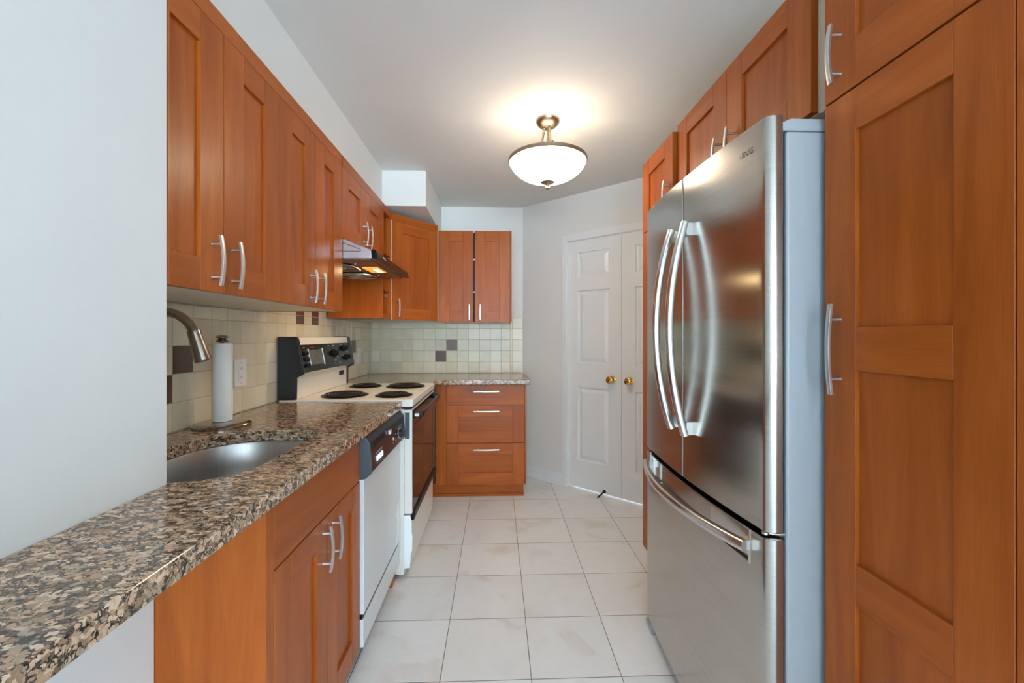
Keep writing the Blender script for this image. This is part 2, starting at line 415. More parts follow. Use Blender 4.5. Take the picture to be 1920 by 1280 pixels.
mb = MB(M['floor']); wbox(mb, -2.6, -7.6, -0.08, 6.6, 4.2, 0.0); mb.build('floor', kind='structure')
mb = MB(M['ceil']); wbox(mb, -2.6, -7.6, ZC, 6.6, 4.2, ZC + 0.1); mb.build('ceiling', kind='structure')
struct('wall_left', [(XL - 0.12, YP, 0, XL - 0.008, YB + 0.1, ZC)], M['wall'])
struct('wall_partition', [(XL - 0.12, -0.9, 0.8745, XW, YP, ZC)], M['wall'], 0.002)
struct('wall_pony', [(XL - 0.12, -0.9, 0, XW, YP - 0.035, 0.8735)], M['wall'], 0.002)
struct('wall_soffit', [(XL - 0.008, YP, 2.128, -0.803, 2.945, ZC)], M['wall'])
struct('wall_duct', [(XL - 0.008, 2.945, 2.158, -0.499, YB, ZC)], M['wall'], 0.002)
struct('wall_back', [(XL - 0.12, YB, 0, 0.233, YB + 0.1, ZC)], M['wall'])
S1, S2 = 0.463, 1.434     # door opening along the angled wall
mb = MB(M['wall'])
mb.box(AF, 0, 0, -0.12, S1, ZC, 0); mb.box(AF, S1, 2.03, -0.12, S2, ZC, 0); mb.box(AF, S2, 0, -0.12, 1.75, ZC, 0)
mb.build('wall_angled', kind='structure')
struct('wall_right', [(XR, 0.56, 0, XR + 0.1, 3.0, ZC)], M['wall'])
struct('wall_alcove', [(1.345, 0.46, 0, XR + 0.1, 0.56, ZC), (XR, 0.46, 0, 6.6, 0.56, ZC)], M['wall'])
# room behind the camera: window wall, right window wall, left wall
def window_wall(name, boxes): struct(name, boxes, M['wall'])
window_wall('wall_rear', [(-2.6, -7.6, 0, -1.6, -7.5, ZC), (4.6, -7.6, 0, 6.6, -7.5, ZC), (-1.6, -7.6, 0, 4.6, -7.5, 0.2), (-1.6, -7.6, 2.39, 4.6, -7.5, ZC)])
window_wall('wall_side', [(6.5, -7.5, 0, 6.6, 0.46, ZC)])
struct('wall_far_left', [(-2.6, -7.5, 0, -2.5, -0.9, ZC), (-2.5, -0.9, 0, XL - 0.12, -0.8, ZC)], M['wall'])
def window(name, fr, u0, u1, w0, w1, n):
    mb = MB(M['trim'])
    for a in range(n + 1):
        x = u0 + (u1 - u0) * a / n
        mb.box(fr, max(u0, x - .025), w0, -0.07, min(u1, x + .025), w1, -0.02)
    mb.box(fr, u0, w0, -0.07, u1, w0 + .05, -0.02, 'u'); mb.box(fr, u0, w1 - .05, -0.07, u1, w1, -0.02, 'u')
    o = mb.build(name, kind='structure', bevel=0.003)
    g = MB(M['pane']); g.box(fr, u0, w0, -0.05, u1, w1, -0.044); g.build('pane', o)
    return o
window('window_1', Fr((0, -7.5, 0), (1, 0, 0), (0, 1, 0)), -1.6, 4.6, 0.2, 2.39, 5)

# tiled backsplashes: every tile is a bevelled block over grout
PT = 0.0985
def backsplash(name, fr, cols, rows, clip, browns):
    """cols/rows: lists of edges; clip: (u0,u1,w0,w1) list of allowed rectangles"""
    mb = MB(M['tile'], M['tile_brown'], M['grout'])
    for (a0, a1, b0, b1) in clip:
        mb.box(fr, a0, b0, -0.008, a1, b1, -0.0012, m=2)
        for i in range(len(cols) - 1):
            for j in range(len(rows) - 1):
                x0, x1 = max(cols[i], a0), min(cols[i + 1], a1); z0, z1 = max(rows[j], b0), min(rows[j + 1], b1)
                if x1 - x0 < 0.006 or z1 - z0 < 0.006: continue
                g = 0.0013
                mb.box(fr, x0 + g, z0 + g, -0.006, x1 - g, z1 - g, random.uniform(-0.0004, 0.0004), m=1 if (i, j) in browns else 0, rnd=random.random())
    return mb.build(name, kind='structure', bevel=0.0016)
FL = Fr((XL, 0, 0), (0, 1, 0), (1, 0, 0)); FB = Fr((0, YB - 0.008, 0), (1, 0, 0), (0, -1, 0))
rowsz = [0.916 + 0.0995 * k for k in range(9)]
colsL = [1.482 + PT * k for k in range(-6, 25)]
cl = lambda y: 6 + round((y - 1.482) / PT)
backsplash('trim_1', FL, colsL, rowsz, [(YP, YB - 0.009, 0.914, 1.364), (2.054, 2.772, 1.364, 1.625)],
           {(cl(1.384), 1), (cl(1.482), 2), (cl(2.369), 4), (cl(2.566), 4), (cl(3.255), 2)})
colsB = [-0.553 + PT * k for k in range(-6, 10)]
backsplash('trim_2', FB, colsB, rowsz, [(XL + 0.001, 0.118, 0.914, 1.357), (0.118, 0.232, 0.914, 1.408)], {(7, 2), (6, 1)})

# ------------------------------------------------------------------ closet doors on the angled wall
def closet_door(name, u0, u1, pu0, pu1, knob_u, hinge):
    mb = MB(M['trim'])
    w0, w1 = 0.012, 2.022; d0, d1 = -0.05, -0.012
    rows = [(0.232, 0.832), (1.022, 1.617), (1.725, 1.928)]
    mb.box(AF, u0, w0, d0, pu0, w1, d1); mb.box(AF, pu1, w0, d0, u1, w1, d1)
    zz = [w0] + [z for r in rows for z in r] + [w1]
    for a, b in zip(zz[::2], zz[1::2]): mb.box(AF, pu0, a, d0, pu1, b, d1, 'u')
    for a, b in rows:
        # moulded slope from the face down to a groove and up to a raised field
        def ring(i, d): return [AF.p(pu0 + i, a + i, d), AF.p(pu1 - i, a + i, d), AF.p(pu1 - i, b - i, d), AF.p(pu0 + i, b - i, d)]
        rs = [ring(0, d1), ring(0.006, d1 - 0.012), ring(0.016, d1 - 0.014), ring(0.044, d1 - 0.003)]
        k = len(mb.v)
        for r in rs: mb.v += [tuple(p) for p in r]
        for q in range(3):
            for i in range(4):
                j = (i + 1) % 4; mb.face([k + q * 4 + i, k + q * 4 + j, k + q * 4 + 4 + j, k + q * 4 + 4 + i])
        mb.face([k + 12, k + 13, k + 14, k + 15])
    d = mb.build(name, kind='structure', recalc=True)
    p = AF.p(knob_u, 0.911, d1)
    kb = MB(M['brass']); kb.lathe([(0.027, 0), (0.028, 0.003), (0.022, 0.006), (0.010, 0.009), (0.009, 0.024), (0.016, 0.028), (0.026, 0.036), (0.029, 0.046), (0.026, 0.056), (0.016, 0.062), (0.004, 0.064), (0.0, 0.064)], p, AN, 32)
    kb.build('door_knob', d, label='round polished brass knob')
    if hinge:
        for z in (1.756, 0.246):
            h = MB(M['trim']); h.lathe([(0.006, -0.045), (0.006, 0.045)], AF.p(u0 - 0.003, z, d1 + 0.008), (0, 0, 1), 12)
            h.box(AF, u0 - 0.001, z - 0.044, d1 - 0.002, u0 + 0.022, z + 0.044, d1 + 0.0025); h.build('hinge', d)
        sp = MB(M['black'], M['nickel'])
        q = AF.p(0.805, 0.03, d1 - 0.003)
        sp.lathe([(0.014, 0), (0.014, 0.004), (0.006, 0.008), (0.006, 0.012)], q + AN * 0.0, AN, 16)
        sp.tube([q + AN * 0.01, q + AN * 0.05 - Vector((0, 0, 0.006)), q + AN * 0.075 - Vector((0.004, 0, 0.012)), q + AN * 0.09 - Vector((0.012, 0, 0.02))], 0.006, 10)
        sp.build('door_stop', d, label='small black bent door stop')
    return d
closet_door('door_1', 0.470, 0.9465, 0.562, 0.848, 0.872, True)
closet_door('door_2', 0.9495, 1.427, 1.058, 1.334, 1.021, False)
mb = MB(M['trim'])
mb.box(AF, S1 - 0.036, 0, -0.005, S1 + 0.003, 2.085, 0.014); mb.box(AF, S2 - 0.003, 0, -0.005, S2 + 0.036, 2.085, 0.014)
mb.box(AF, S1 - 0.036, 2.027, -0.005, S2 + 0.036, 2.085, 0.0145, 'u')
mb.box(AF, S1 + 0.0005, 0, -0.11, S1 + 0.005, 2.026, -0.002); mb.box(AF, S2 - 0.005, 0, -0.11, S2 - 0.0005, 2.026, -0.002)
mb.build('trim_3', kind='structure', bevel=0.003)
mb = MB(M['trim'])
mb.box(AF, 0.01, 0.0, -0.003, S1 - 0.0365, 0.095, 0.012, 'u'); mb.box(AF, 0.01, 0.0, 0.012, S1 - 0.0365, 0.016, 0.024, 'u')
mb.build('baseboard_angled', kind='structure', bevel=0.003)

# ------------------------------------------------------------------ cabinet parts
def handle(fr, u, w, d, L, parent, vertical=True, bow=0.007, wd=0.0056, th=0.0034):
    """bow handle: curved flat bar on two round posts"""
    mb = MB(M['nickel'])
    def P(t, out): return fr.p(u, w + t, d + out) if vertical else fr.p(u + t, w, d + out)
    pts = [P(L * (-0.5 + k / 14), 0.022 + bow * (1 - (2 * k / 14 - 1) ** 2)) for k in range(15)]
    mb.tube(pts, 0, 16, flat=(th, wd, fr.N), e=0.28)
    for sgn in (-1, 1):
        t = sgn * L * 0.33
        mb.lathe([(0.0052, 0.0), (0.0046, 0.004), (0.0046, 0.027)], P(t, 0), fr.N, 14)
    return mb.build('handle', parent, label='brushed nickel bow handle')

def shaker(name, fr, u0, u1, w0, w1, root, sl=0.09, sr=0.09, rt=0.08, rb=0.083, th=0.02, hnd=None, mids=(), wd='wood', panel_grain='w'):
    """frame-and-panel front; hnd = (u, w, length, vertical)"""
    mb = MB(M[wd]); g = 0.0012
    u0 += g; u1 -= g; w0 += g; w1 -= g
    mb.box(fr, u0, w0, -th, u0 + sl, w1, 0, 'w'); mb.box(fr, u1 - sr, w0, -th, u1, w1, 0, 'w')
    e = 0.0003
    mb.box(fr, u0 + sl + e, w0, -th, u1 - sr - e, w0 + rb, 0, 'u'); mb.box(fr, u0 + sl + e, w1 - rt, -th, u1 - sr - e, w1, 0, 'u')
    edges = [w0 + rb]
    for a, b in mids:
        mb.box(fr, u0 + sl + e, a, -th, u1 - sr - e, b, 0, 'u'); edges += [a, b]
    edges.append(w1 - rt)
    dr = mb.build(name, root, bevel=0.0009, seg=1)
    for a, b in zip(edges[::2], edges[1::2]):
        p = MB(M[wd]); p.box(fr, u0 + sl - 0.004, a - 0.004, -0.016, u1 - sr + 0.004, b + 0.004, -0.009, panel_grain)
        p.build('panel', dr)
    if hnd: handle(fr, hnd[0], hnd[1], 0, hnd[2], dr, hnd[3])
    return dr
def slab(name, fr, u0, u1, w0, w1, root, th=0.02, hnd=None, wd='wood'):
    mb = MB(M[wd]); g = 0.0012
    mb.box(fr, u0 + g, w0 + g, -th, u1 - g, w1 - g, 0, 'u'); dr = mb.build(name, root, bevel=0.0012)
    if hnd: handle(fr, hnd[0], hnd[1], 0, hnd[2], dr, hnd[3])
    return dr
def body(fr, u0, u1, w0, w1, d0, d1, root, mat='cream', name='carcass'):
    mb = MB(M[mat]); mb.box(fr, u0, w0, d0, u1, w1, d1); return mb.build(name, root, bevel=0.0008, seg=1)

ZB, ZD, ZT = 1.365, 2.077, 2.126
LU = Fr((XW, 0, 0), (0, 1, 0), (1, 0, 0))
# left wall cabinets --------------------------------------------------
def upper(label, u0, uj, u1, z0, sl0=0.09, hz=None):
    root = thing('wall_cabinet', label, 'cabinet', ((XL + XW) / 2, (u0 + u1) / 2, z0))
    body(LU, u0 + .0005, u1 - .0005, z0 + .002, ZT - 0.002, -0.358, -0.022, root)
    t = MB(M['wood']); t.box(LU, u0 + .0005, ZD, -0.021, u1 - .0005, ZT, 0, 'u'); t.build('top_trim', root, bevel=0.0008, seg=1)
    hz = hz or z0 + 0.083
    shaker('door', LU, u0, uj, z0, ZD, root, sl=sl0, hnd=(uj - 0.046, hz, 0.132, True))
    shaker('door', LU, uj, u1, z0, ZD, root, hnd=(uj + 0.037, hz, 0.132, True))
    return root
upper('tall cherry wall cabinet with two doors above the sink, nearest the white partition', YP + .002, 1.174, 1.468, ZB, sl0=0.006)
r = upper('tall cherry wall cabinet with two doors between the sink cabinet and the range hood', 1.468, 1.752, 2.043, ZB)
mb = MB(M['wood']); mb.box(LU, 2.0435, ZB, -0.358, 2.0535, ZD, -0.0005); mb.build('side_panel', r, bevel=0.0008, seg=1)
upper('short cherry cabinet with two doors directly above the range hood', 2.055, 2.415, 2.772, 1.725, hz=1.818)
# open shelf column
r = thing('open_shelf', 'narrow open cherry shelf column between the range hood and the corner cabinet', 'shelf', ((XL + XW) / 2, 2.88, ZB))
Y0, Y1 = 2.7735, 2.990
mb = MB(M['wood'])
mb.box(LU, Y0, ZB, -0.358, Y0 + 0.016, ZT, 0); mb.box(LU, Y1 - 0.014, ZB, -0.358, Y1, ZT, 0)
mb.box(LU, Y0 + .016, ZB, -0.358, Y1 - .014, ZB + .03, 0, 'u'); mb.box(LU, Y0 + .016, ZT - 0.05, -0.358, Y1 - .014, ZT, 0, 'u')
mb.box(LU, Y0 + .016, ZB + .03, -0.358, Y1 - .014, ZT - .05, -0.345)
mb.build('frame', r, bevel=0.001)
for z in (1.555, 1.80):
    mb = MB(M['wood']); mb.box(LU, Y0 + .0162, z, -0.344, Y1 - .0142, z + 0.018, -0.006, 'u'); mb.build('shelf_board', r, bevel=0.001)
mb = MB(M['nickel']); mb.lathe([(0.004, 0), (0.004, 0.014), (0.009, 0.016), (0.009, 0.024)], LU.p(Y1 - .0145, 1.53, -0.03), (0, -1, 0), 12)
mb.build('bolt', r)
# diagonal corner cabinet
DA = Vector((-0.752, 2.998, 0)); DB = Vector((-0.470, 3.340, 0)); DU = (DB - DA).normalized(); DN = Vector((DU.y, -DU.x, 0)); DL = (DB - DA).length
DF = Fr(DA, DU, DN)
r = thing('corner_cabinet', 'cherry corner wall cabinet with one angled door beside the range hood', 'cabinet', (-0.88, 3.5, ZB))
out = [(XL + .002, YB - .012), (XL + .002, 2.9925), (XW - .004, 2.9925), tuple((DA - DN * 0.022)[:2]), tuple((DB - DN * 0.022)[:2]), (-0.4705, 3.362), (-0.4705, YB - .012)]
mb = MB(M['cream']); mb.prism(out, lambda a, b, t: (a, b, t), ZB + .001, ZT - .002); mb.build('carcass', r)
mb = MB(M['wood']); mb.box(DF, 0.0, ZD, -0.021, DL, ZT, 0, 'u'); mb.build('top_trim', r, bevel=0.0008, seg=1)
mb = MB(M['cream']); mb.box(DF, 0.0, ZB, -0.021, 0.006, ZD - .001, -0.002); mb.build('edge_strip', r, label='pale unfinished edge strip')
shaker('door', DF, 0.008, DL - 0.002, ZB, ZD, r, hnd=(0.052, ZB + 0.085, 0.128, True))
# back wall cabinet with two doors
YBU = 3.350
BU = Fr((0, YBU, 0), (1, 0, 0), (0, -1, 0))
r = thing('wall_cabinet', 'cherry wall cabinet with two doors on the back wall, beside the closet', 'cabinet', (-0.176, 3.56, 1.357))
body(BU, -0.4685, 0.105, 1.359, 2.090, -(YB - YBU - 0.012), -0.022, r)
mb = MB(M['wood']); mb.box(BU, 0.1055, 1.357, -(YB - YBU - 0.012), 0.118, 2.092, 0); mb.build('side_panel', r, bevel=0.0008, seg=1)
mb = MB(M['dark']); mb.box(BU, -0.1905, 1.359, -0.0215, -0.1795, 2.076, -0.012); mb.build('door_gap', r, label='dark gap between the doors')
for z in (1.60, 1.86):
    mb = MB(M['plate']); mb.box(BU, -0.1902, z - .006, -0.0115, -0.1798, z + .006, -0.004); mb.build('bumper', r, label='small white door bumper')
shaker('door', BU, -0.468, -0.1905, 1.357, 2.090, r, sl=0.086, sr=0.080, rt=0.084, rb=0.086, hnd=(-0.221, 1.437, 0.126, True))
shaker('door', BU, -0.1795, 0.1045, 1.357, 2.090, r, sl=0.083, sr=0.083, rt=0.084, rb=0.086, hnd=(-0.135, 1.437, 0.126, True))
# cup hooks on the side of that cabinet
for z, nm in ((1.868, 'highest of three small white cup hooks on the side of back wall cabinet'), (1.617, 'middle of three small white cup hooks on the side of back wall cabinet'), (1.545, 'lowest of three small white cup hooks on the side of back wall cabinet')):
    mb = MB(M['plate'])
    x, y = 0.118, YBU + 0.06
    mb.tube([(x, y, z + .004), (x + .010, y, z + .002), (x + .020, y, z - .004), (x + .029, y, z - .002), (x + .033, y, z + .008), (x + .033, y, z + .018)], 0.0022, 8)
    mb.lathe([(0.005, 0), (0.005, 0.002)], (x, y, z + .004), (1, 0, 0), 10)
    mb.build('cup_hook', label=nm, cat='hook', group='cup hooks beside the back wall cabinet')

# ------------------------------------------------------------------ range hood
r = thing('range_hood', 'stainless under-cabinet range hood with black front visor and lit lamp', 'range hood', (-0.86, 2.41, 1.62))
HY0, HY1 = 2.060, 2.768
pf = lambda a, b, t: (a, t, b)
mb = MB(M['hood']); mb.prism([(XL + .002, 1.722), (-0.748, 1.722), (-0.616, 1.669), (-0.612, 1.632), (-0.612, 1.629), (XL + .002, 1.629)], pf, HY0, HY1); hb = mb.build('body', r, bevel=0.002)
mb = MB(M['hood']); q = [(-0.755, 1.705), (-0.668, 1.672), (-0.663, 1.664), (-0.668, 1.661), (-0.755, 1.661), (-0.80, 1.661), (-0.80, 1.705)]
mb.tube([(a, HY0 - .0005, b) for a, b in q + [q[0]]], 0.0025, 8); mb.build('embossed_rib', hb)
mb = MB(M['black_gloss']); mb.prism([(-0.6155, 1.6690), (-0.600, 1.6715), (-0.591, 1.665), (-0.580, 1.634), (-0.584, 1.624), (-0.612, 1.6285)], pf, HY0 - .001, HY1 + .001)
vz = mb.build('visor', r, bevel=0.002, label='glossy black curved front visor')
mb = MB(M['print'])
def vis(y, k, o=0.0008): return Vector((-0.591 + 0.011 * k, y, 1.665 - 0.031 * k)) + Vector((0.94, 0, 0.33)) * o
for st in ([(2.170, .62), (2.178, .30), (2.184, .25), (2.182, .6)], [(2.188, .62), (2.194, .42), (2.200, .62), (2.206, .45), (2.214, .5)], [(2.19, .78), (2.214, .72)]):
    mb.tube([vis(*p) for p in st], 0.0011, 6)
mb.build('emblem', vz, label='small silver script emblem')
mb = MB(M['hood_under']); wbox(mb, XL + .01, HY0 + .008, 1.6225, -0.618, HY1 - .008, 1.6288); mb.build('underside', r, label='dull steel underside coloured with a brown reflection')
mb = MB(M['hood_lamp']); wbox(mb, -0.735, 2.30, 1.6185, -0.650, 2.48, 1.6222); lmp = mb.build('lamp', r, bevel=0.001, label='glowing amber lamp panel')
mb = MB(M['hood_bulb']); wbox(mb, -0.690, 2.35, 1.6172, -0.662, 2.46, 1.6184); mb.build('bulb', lmp, bevel=0.0005, label='bright white bulb')
for yy in (2.235, 2.555):
    mb = MB(M['black'], M['nickel'])
    c = Vector((-0.845, yy, 1.6222))
    mb.lathe([(0.092, 0), (0.088, -0.004), (0.05, -0.012), (0.02, -0.014), (0, -0.014)], c, (0, 0, 1), 32, m=0)
    for R, h in ((0.088, -0.006), (0.066, -0.011), (0.044, -0.015), (0.024, -0.017)): mb.torus(c + Vector((0, 0, h)), R, 0.0022, 36, 6, m=1)
    for k in range(8):
        a = k * PI / 4
        mb.tube([c + Vector((0.02 * math.cos(a), 0.02 * math.sin(a), -0.017)), c + Vector((0.088 * math.cos(a), 0.088 * math.sin(a), -0.006))], 0.0018, 6, m=1)
    # outer square wire loop hanging below the fan
    sq = [(0.105, 0.0), (0.098, 0.07), (0.07, 0.098), (0, 0.105), (-0.07, 0.098), (-0.098, 0.07), (-0.105, 0), (-0.098, -0.07), (-0.07, -0.098), (0, -0.105), (0.07, -0.098), (0.098, -0.07), (0.105, 0)]
    mb.tube([c + Vector((a, b, -0.020 if abs(a) < .09 and abs(b) < .09 else -0.014)) for a, b in sq], 0.003, 6, m=1)
    mb.build('fan_grille', r, label='round wire fan grille')
for (xx, yy) in ((-0.735, 2.19), (-0.73, 2.60)):
    mb = MB(M['nickel']); mb.lathe([(0.006, 0), (0.006, -0.004), (0.003, -0.006), (0, -0.006)], (xx, yy, 1.6222), (0, 0, 1), 12); mb.build('screw', r)
d = bpy.data.lights.new('hood_bulb', 'AREA'); d.shape = 'RECTANGLE'; d.size = 0.08; d.size_y = 0.16; d.energy = 1.3; d.color = (1.0, 0.72, 0.38)
o = bpy.data.objects.new('hood_bulb', d); COL.objects.link(o); o.location = (-0.69, 2.39, 1.616)

# ------------------------------------------------------------------ worktops
def counter(label, outer, hole, z0, z1, loc):
    bm = bmesh.new(); L = Vector((0, 0, 0))
    def loop(pts):
        vv = [bm.verts.new((x, y, z1)) for x, y in pts]
        return [bm.edges.new((vv[i], vv[(i + 1) % len(vv)])) for i in range(len(vv))]
    es = loop(outer)
    if hole: es += loop(hole)
    bmesh.ops.triangle_fill(bm, use_beauty=True, use_dissolve=False, edges=es)
    bmesh.ops.dissolve_limit(bm, angle_limit=0.01, verts=bm.verts, edges=bm.edges) if not hole else None
    ext = bmesh.ops.extrude_face_region(bm, geom=bm.faces[:])
    bmesh.ops.translate(bm, vec=(0, 0, z0 - z1), verts=[g for g in ext['geom'] if isinstance(g, bmesh.types.BMVert)])
    bmesh.ops.recalc_face_normals(bm, faces=bm.faces)
    me = bpy.data.meshes.new('granite_countertop'); bm.to_mesh(me); bm.free(); me.materials.append(M['granite'])
    o = bpy.data.objects.new('granite_countertop', me); COL.objects.link(o); o['label'] = label; o['category'] = 'countertop'
    md = o.modifiers.new('bevel', 'BEVEL'); md.width = 0.004; md.segments = 3; md.limit_method = 'ANGLE'; md.angle_limit = math.radians(50)
    return o
def round_rect(x0, y0, x1, y1, radii, n=8):
    """radii for corners (x0,y0),(x1,y0),(x1,y1),(x0,y1)"""
    P = []
    for (cx, cy, a0), rr in zip(((x0, y0, PI), (x1, y0, 1.5 * PI), (x1, y1, 0), (x0, y1, .5 * PI)), radii):
        ox = cx + rr if cx == x0 else cx - rr; oy = cy + rr if cy == y0 else cy - rr
        for k in range(n + 1):
            a = a0 + (PI / 2) * k / n; P.append((ox + rr * math.cos(a), oy + rr * math.sin(a)))
    return P
ZK0, ZK = 0.876, 0.914
XE = -0.485
sink_hole = round_rect(-0.985, 0.985, -0.612, 1.512, (0.12, 0.13, 0.075, 0.19), 10)
counter('brown speckled granite countertop with the sink, running along the white partition',
        [(XL + .001, YP + .001), (XW + .0012, YP + .001), (XW + .0012, -0.85), (XE, -0.85), (XE, 2.150), (XL + .001, 2.150)], sink_hole, ZK0, ZK, None)
counter('speckled granite countertop in the back corner above the drawer cabinet',
        [(XL + .001, 2.922), (-0.465, 2.922), (-0.465, 3.180), (0.257, 3.180), (0.257, YB - .14), (0.2, YB - .01), (XL + .001, YB - .01)], None, ZK0, ZK, None)

# sink
r = thing('sink', 'undermount stainless steel sink basin set into the granite beside the partition', 'sink', (-0.80, 1.25, 0.69))
mb = MB(M['sink'])
def off(pts, k):
    cx = sum(p[0] for p in pts) / len(pts); cy = sum(p[1] for p in pts) / len(pts); res = []
    n = len(pts)
    for i in range(n):
        a = Vector(pts[i - 1]); b = Vector(pts[(i + 1) % n]); t = (b - a).normalized(); nn = Vector((t.y, -t.x)); res.append((pts[i][0] + nn.x * k, pts[i][1] + nn.y * k))
    return res
rings = [(off(sink_hole, 0.022), 0.8745), (off(sink_hole, 0.004), 0.8745), (off(sink_hole, 0.001), 0.868), (off(sink_hole, -0.006), 0.80), (off(sink_hole, -0.014), 0.72), (off(sink_hole, -0.028), 0.702), (off(sink_hole, -0.055), 0.694)]
ks = []
for pts, z in rings:
    ks.append(len(mb.v)); mb.v += [(x, y, z) for x, y in pts]
n = len(sink_hole)
for k0, k1 in zip(ks, ks[1:]):
    for i in range(n):
        j = (i + 1) % n; mb.face([k0 + i, k0 + j, k1 + j, k1 + i], None, 0, smooth=True)
mb.face([ks[-1] + i for i in range(n)], None, 0)
o = mb.build('basin', r, sharp=60)
md = o.modifiers.new('solid', 'SOLIDIFY'); md.thickness = 0.0012
mb = MB(M['nickel'], M['dark']); mb.lathe([(0.045, 0.0), (0.044, 0.004), (0.036, 0.003), (0.034, 0.0008), (0, 0.0008)], (-0.80, 1.25, 0.6946), (0, 0, 1), 28); mb.build('drain', r)

# faucet
r = thing('faucet', 'brushed nickel gooseneck faucet with pull-down spray head over the sink', 'faucet', (-1.045, 1.235, ZK))
mb = MB(M['chrome']); mb.lathe([(0.029, 0), (0.029, 0.006), (0.024, 0.012), (0.019, 0.05), (0.018, 0.10), (0.014, 0.115)], (-1.045, 1.235, ZK + .0005), (0, 0, 1), 24); mb.build('base', r)
cx, cz, R = -0.957, 1.230, 0.088
path = [(-1.045, 1.235, 1.02), (-1.045, 1.235, 1.12), (-1.045, 1.235, cz)]
for k in range(1, 15):
    a = PI - (PI - math.radians(28)) * k / 14
    path.append((cx + R * math.cos(a), 1.235, cz + R * math.sin(a)))
ex, ez = path[-1][0], path[-1][2]
tx, tz = math.sin(math.radians(28)), -math.cos(math.radians(28))
path += [(ex + tx * .012, 1.235, ez + tz * .012)]
mb = MB(M['chrome']); mb.tube(path, 0.0125, 16); mb.build('spout', r)
mb = MB(M['chrome'], M['black'])
ax = Vector((tx * 0.6, 0, tz)).normalized(); c = Vector(path[-1]) - ax * 0.006
mb.lathe([(0.0125, 0), (0.0165, 0.002), (0.0175, 0.006), (0.0172, 0.014), (0.019, 0.05), (0.0215, 0.088), (0.0215, 0.094), (0.018, 0.096), (0, 0.096)], c, ax, 28); mb.build('spray_head', r)
mb = MB(M['chrome']); mb.tube([(-1.028, 1.235, 0.99), (-0.99, 1.222, 1.005), (-0.965, 1.215, 1.02)], [0.007, 0.006, 0.005], 10); mb.build('lever', r)

# paper towel holder and roll
hx, hy = -1.018, 1.583
r = thing('paper_towel_holder', 'nickel paper towel stand with round weighted base behind the sink', 'paper towel holder', (hx, hy, ZK))
mb = MB(M['chrome']); mb.lathe([(0.093, 0), (0.094, 0.008), (0.088, 0.014), (0.070, 0.018), (0.02, 0.020), (0, 0.020)], (hx, hy, ZK + .0006), (0, 0, 1), 48); mb.build('base', r)
mb = MB(M['chrome']); mb.lathe([(0.006, 0.018), (0.006, 0.318)], (hx, hy, ZK), (0, 0, 1), 14); mb.build('rod', r)
mb = MB(M['chrome']); mb.lathe([(0.008, 0.309), (0.020, 0.313), (0.022, 0.317), (0.016, 0.321), (0.009, 0.324), (0.020, 0.328), (0.021, 0.332), (0.014, 0.337), (0, 0.338)], (hx, hy, ZK), (0, 0, 1), 24); mb.build('finial', r)
mb = MB(M['paper']); mb.lathe([(0.008, 0.0), (0.031, 0.0), (0.0315, 0.002), (0.0315, 0.284), (0.0308, 0.286), (0.008, 0.286)], (hx, hy, ZK + .0215), (0, 0, 1), 40, cap=False)
mb.box(Fr((hx, hy, ZK + .0215), (math.cos(2.2), math.sin(2.2), 0), (-math.sin(2.2), math.cos(2.2), 0)), -0.004, 0.002, -0.0325, 0.012, 0.284, -0.0305)
mb.build('paper_towel_roll', label='thin white paper towel roll standing on the nickel holder', cat='paper towel')

# outlets on the tiled left wall
def outlet(y0, y1, z0, z1, label):
    r = thing('wall_outlet', label, 'outlet', (XL, (y0 + y1) / 2, z0))
    mb = MB(M['plate']); mb.box(FL, y0, z0, 0.0008, y1, z1, 0.0065); pl = mb.build('plate', r, bevel=0.002)
    yc = (y0 + y1) / 2; zc = (z0 + z1) / 2
    mb = MB(M['plate'], M['dark'])
    mb.box(FL, yc - .017, zc - .034, 0.0066, yc + .017, zc + .034, 0.0090)
    for dz in (-0.018, 0.018):
        for dy in (-0.006, 0.006): mb.box(FL, yc + dy - .001, zc + dz - .004, 0.0090, yc + dy + .001, zc + dz + .005, 0.0092, m=1)
    mb.build('socket', r, bevel=0.0006)
    for dz in (-0.045, 0.045):
        mb = MB(M['nickel']); mb.lathe([(0.003, 0.0062), (0.003, 0.0074), (0, 0.0076)], FL.p(yc, zc + dz, 0), (1, 0, 0), 10); mb.build('screw', r)
outlet(1.813, 1.897, 1.030, 1.147, 'white outlet on the cream tiles beside the paper towel stand')
outlet(3.385, 3.462, 1.030, 1.150, 'white outlet on the left tiles behind the stove, below corner cabinet')

# ------------------------------------------------------------------ sink base cabinet
XD = -0.510
LB = Fr((XD, 0, 0), (0, 1, 0), (1, 0, 0))
r = thing('base_cabinet', 'cherry sink base cabinet with plain end panel and two doors under the granite', 'cabinet', (-0.8, 1.26, 0))
mb = MB(M['wood']); wbox(mb, XW - .004, YP - 0.034, 0.002, XD - .0005, YP - 0.016, ZK0 - .001); mb.build('end_panel', r, bevel=0.001)
mb = MB(M['cream']); wbox(mb, XL + .004, YP + .002, 0.10, XD - .0225, YP + .020, ZK0 - .001); wbox(mb, XL + .004, 1.552, 0.10, XD - .0225, 1.568, ZK0 - .001)
wbox(mb, XL + .004, YP + .020, 0.10, XD - .0225, 1.552, 0.118); mb.build('carcass', r)
mb = MB(M['wood']); wbox(mb, XD - .022, YP - .0155, 0.085, XD - .0008, YP - .002, ZK0 - .001); mb.build('filler_strip', r, bevel=0.001)
slab('false_front', LB, YP - .0015, 1.572, 0.712, ZK0 - .002, r)
YJ = 1.277
shaker('door', LB, YP - .0015, YJ, 0.085, 0.710, r, sl=0.08, sr=0.075, rt=0.075, rb=0.085, hnd=(YJ - 0.034, 0.625, 0.134, True))
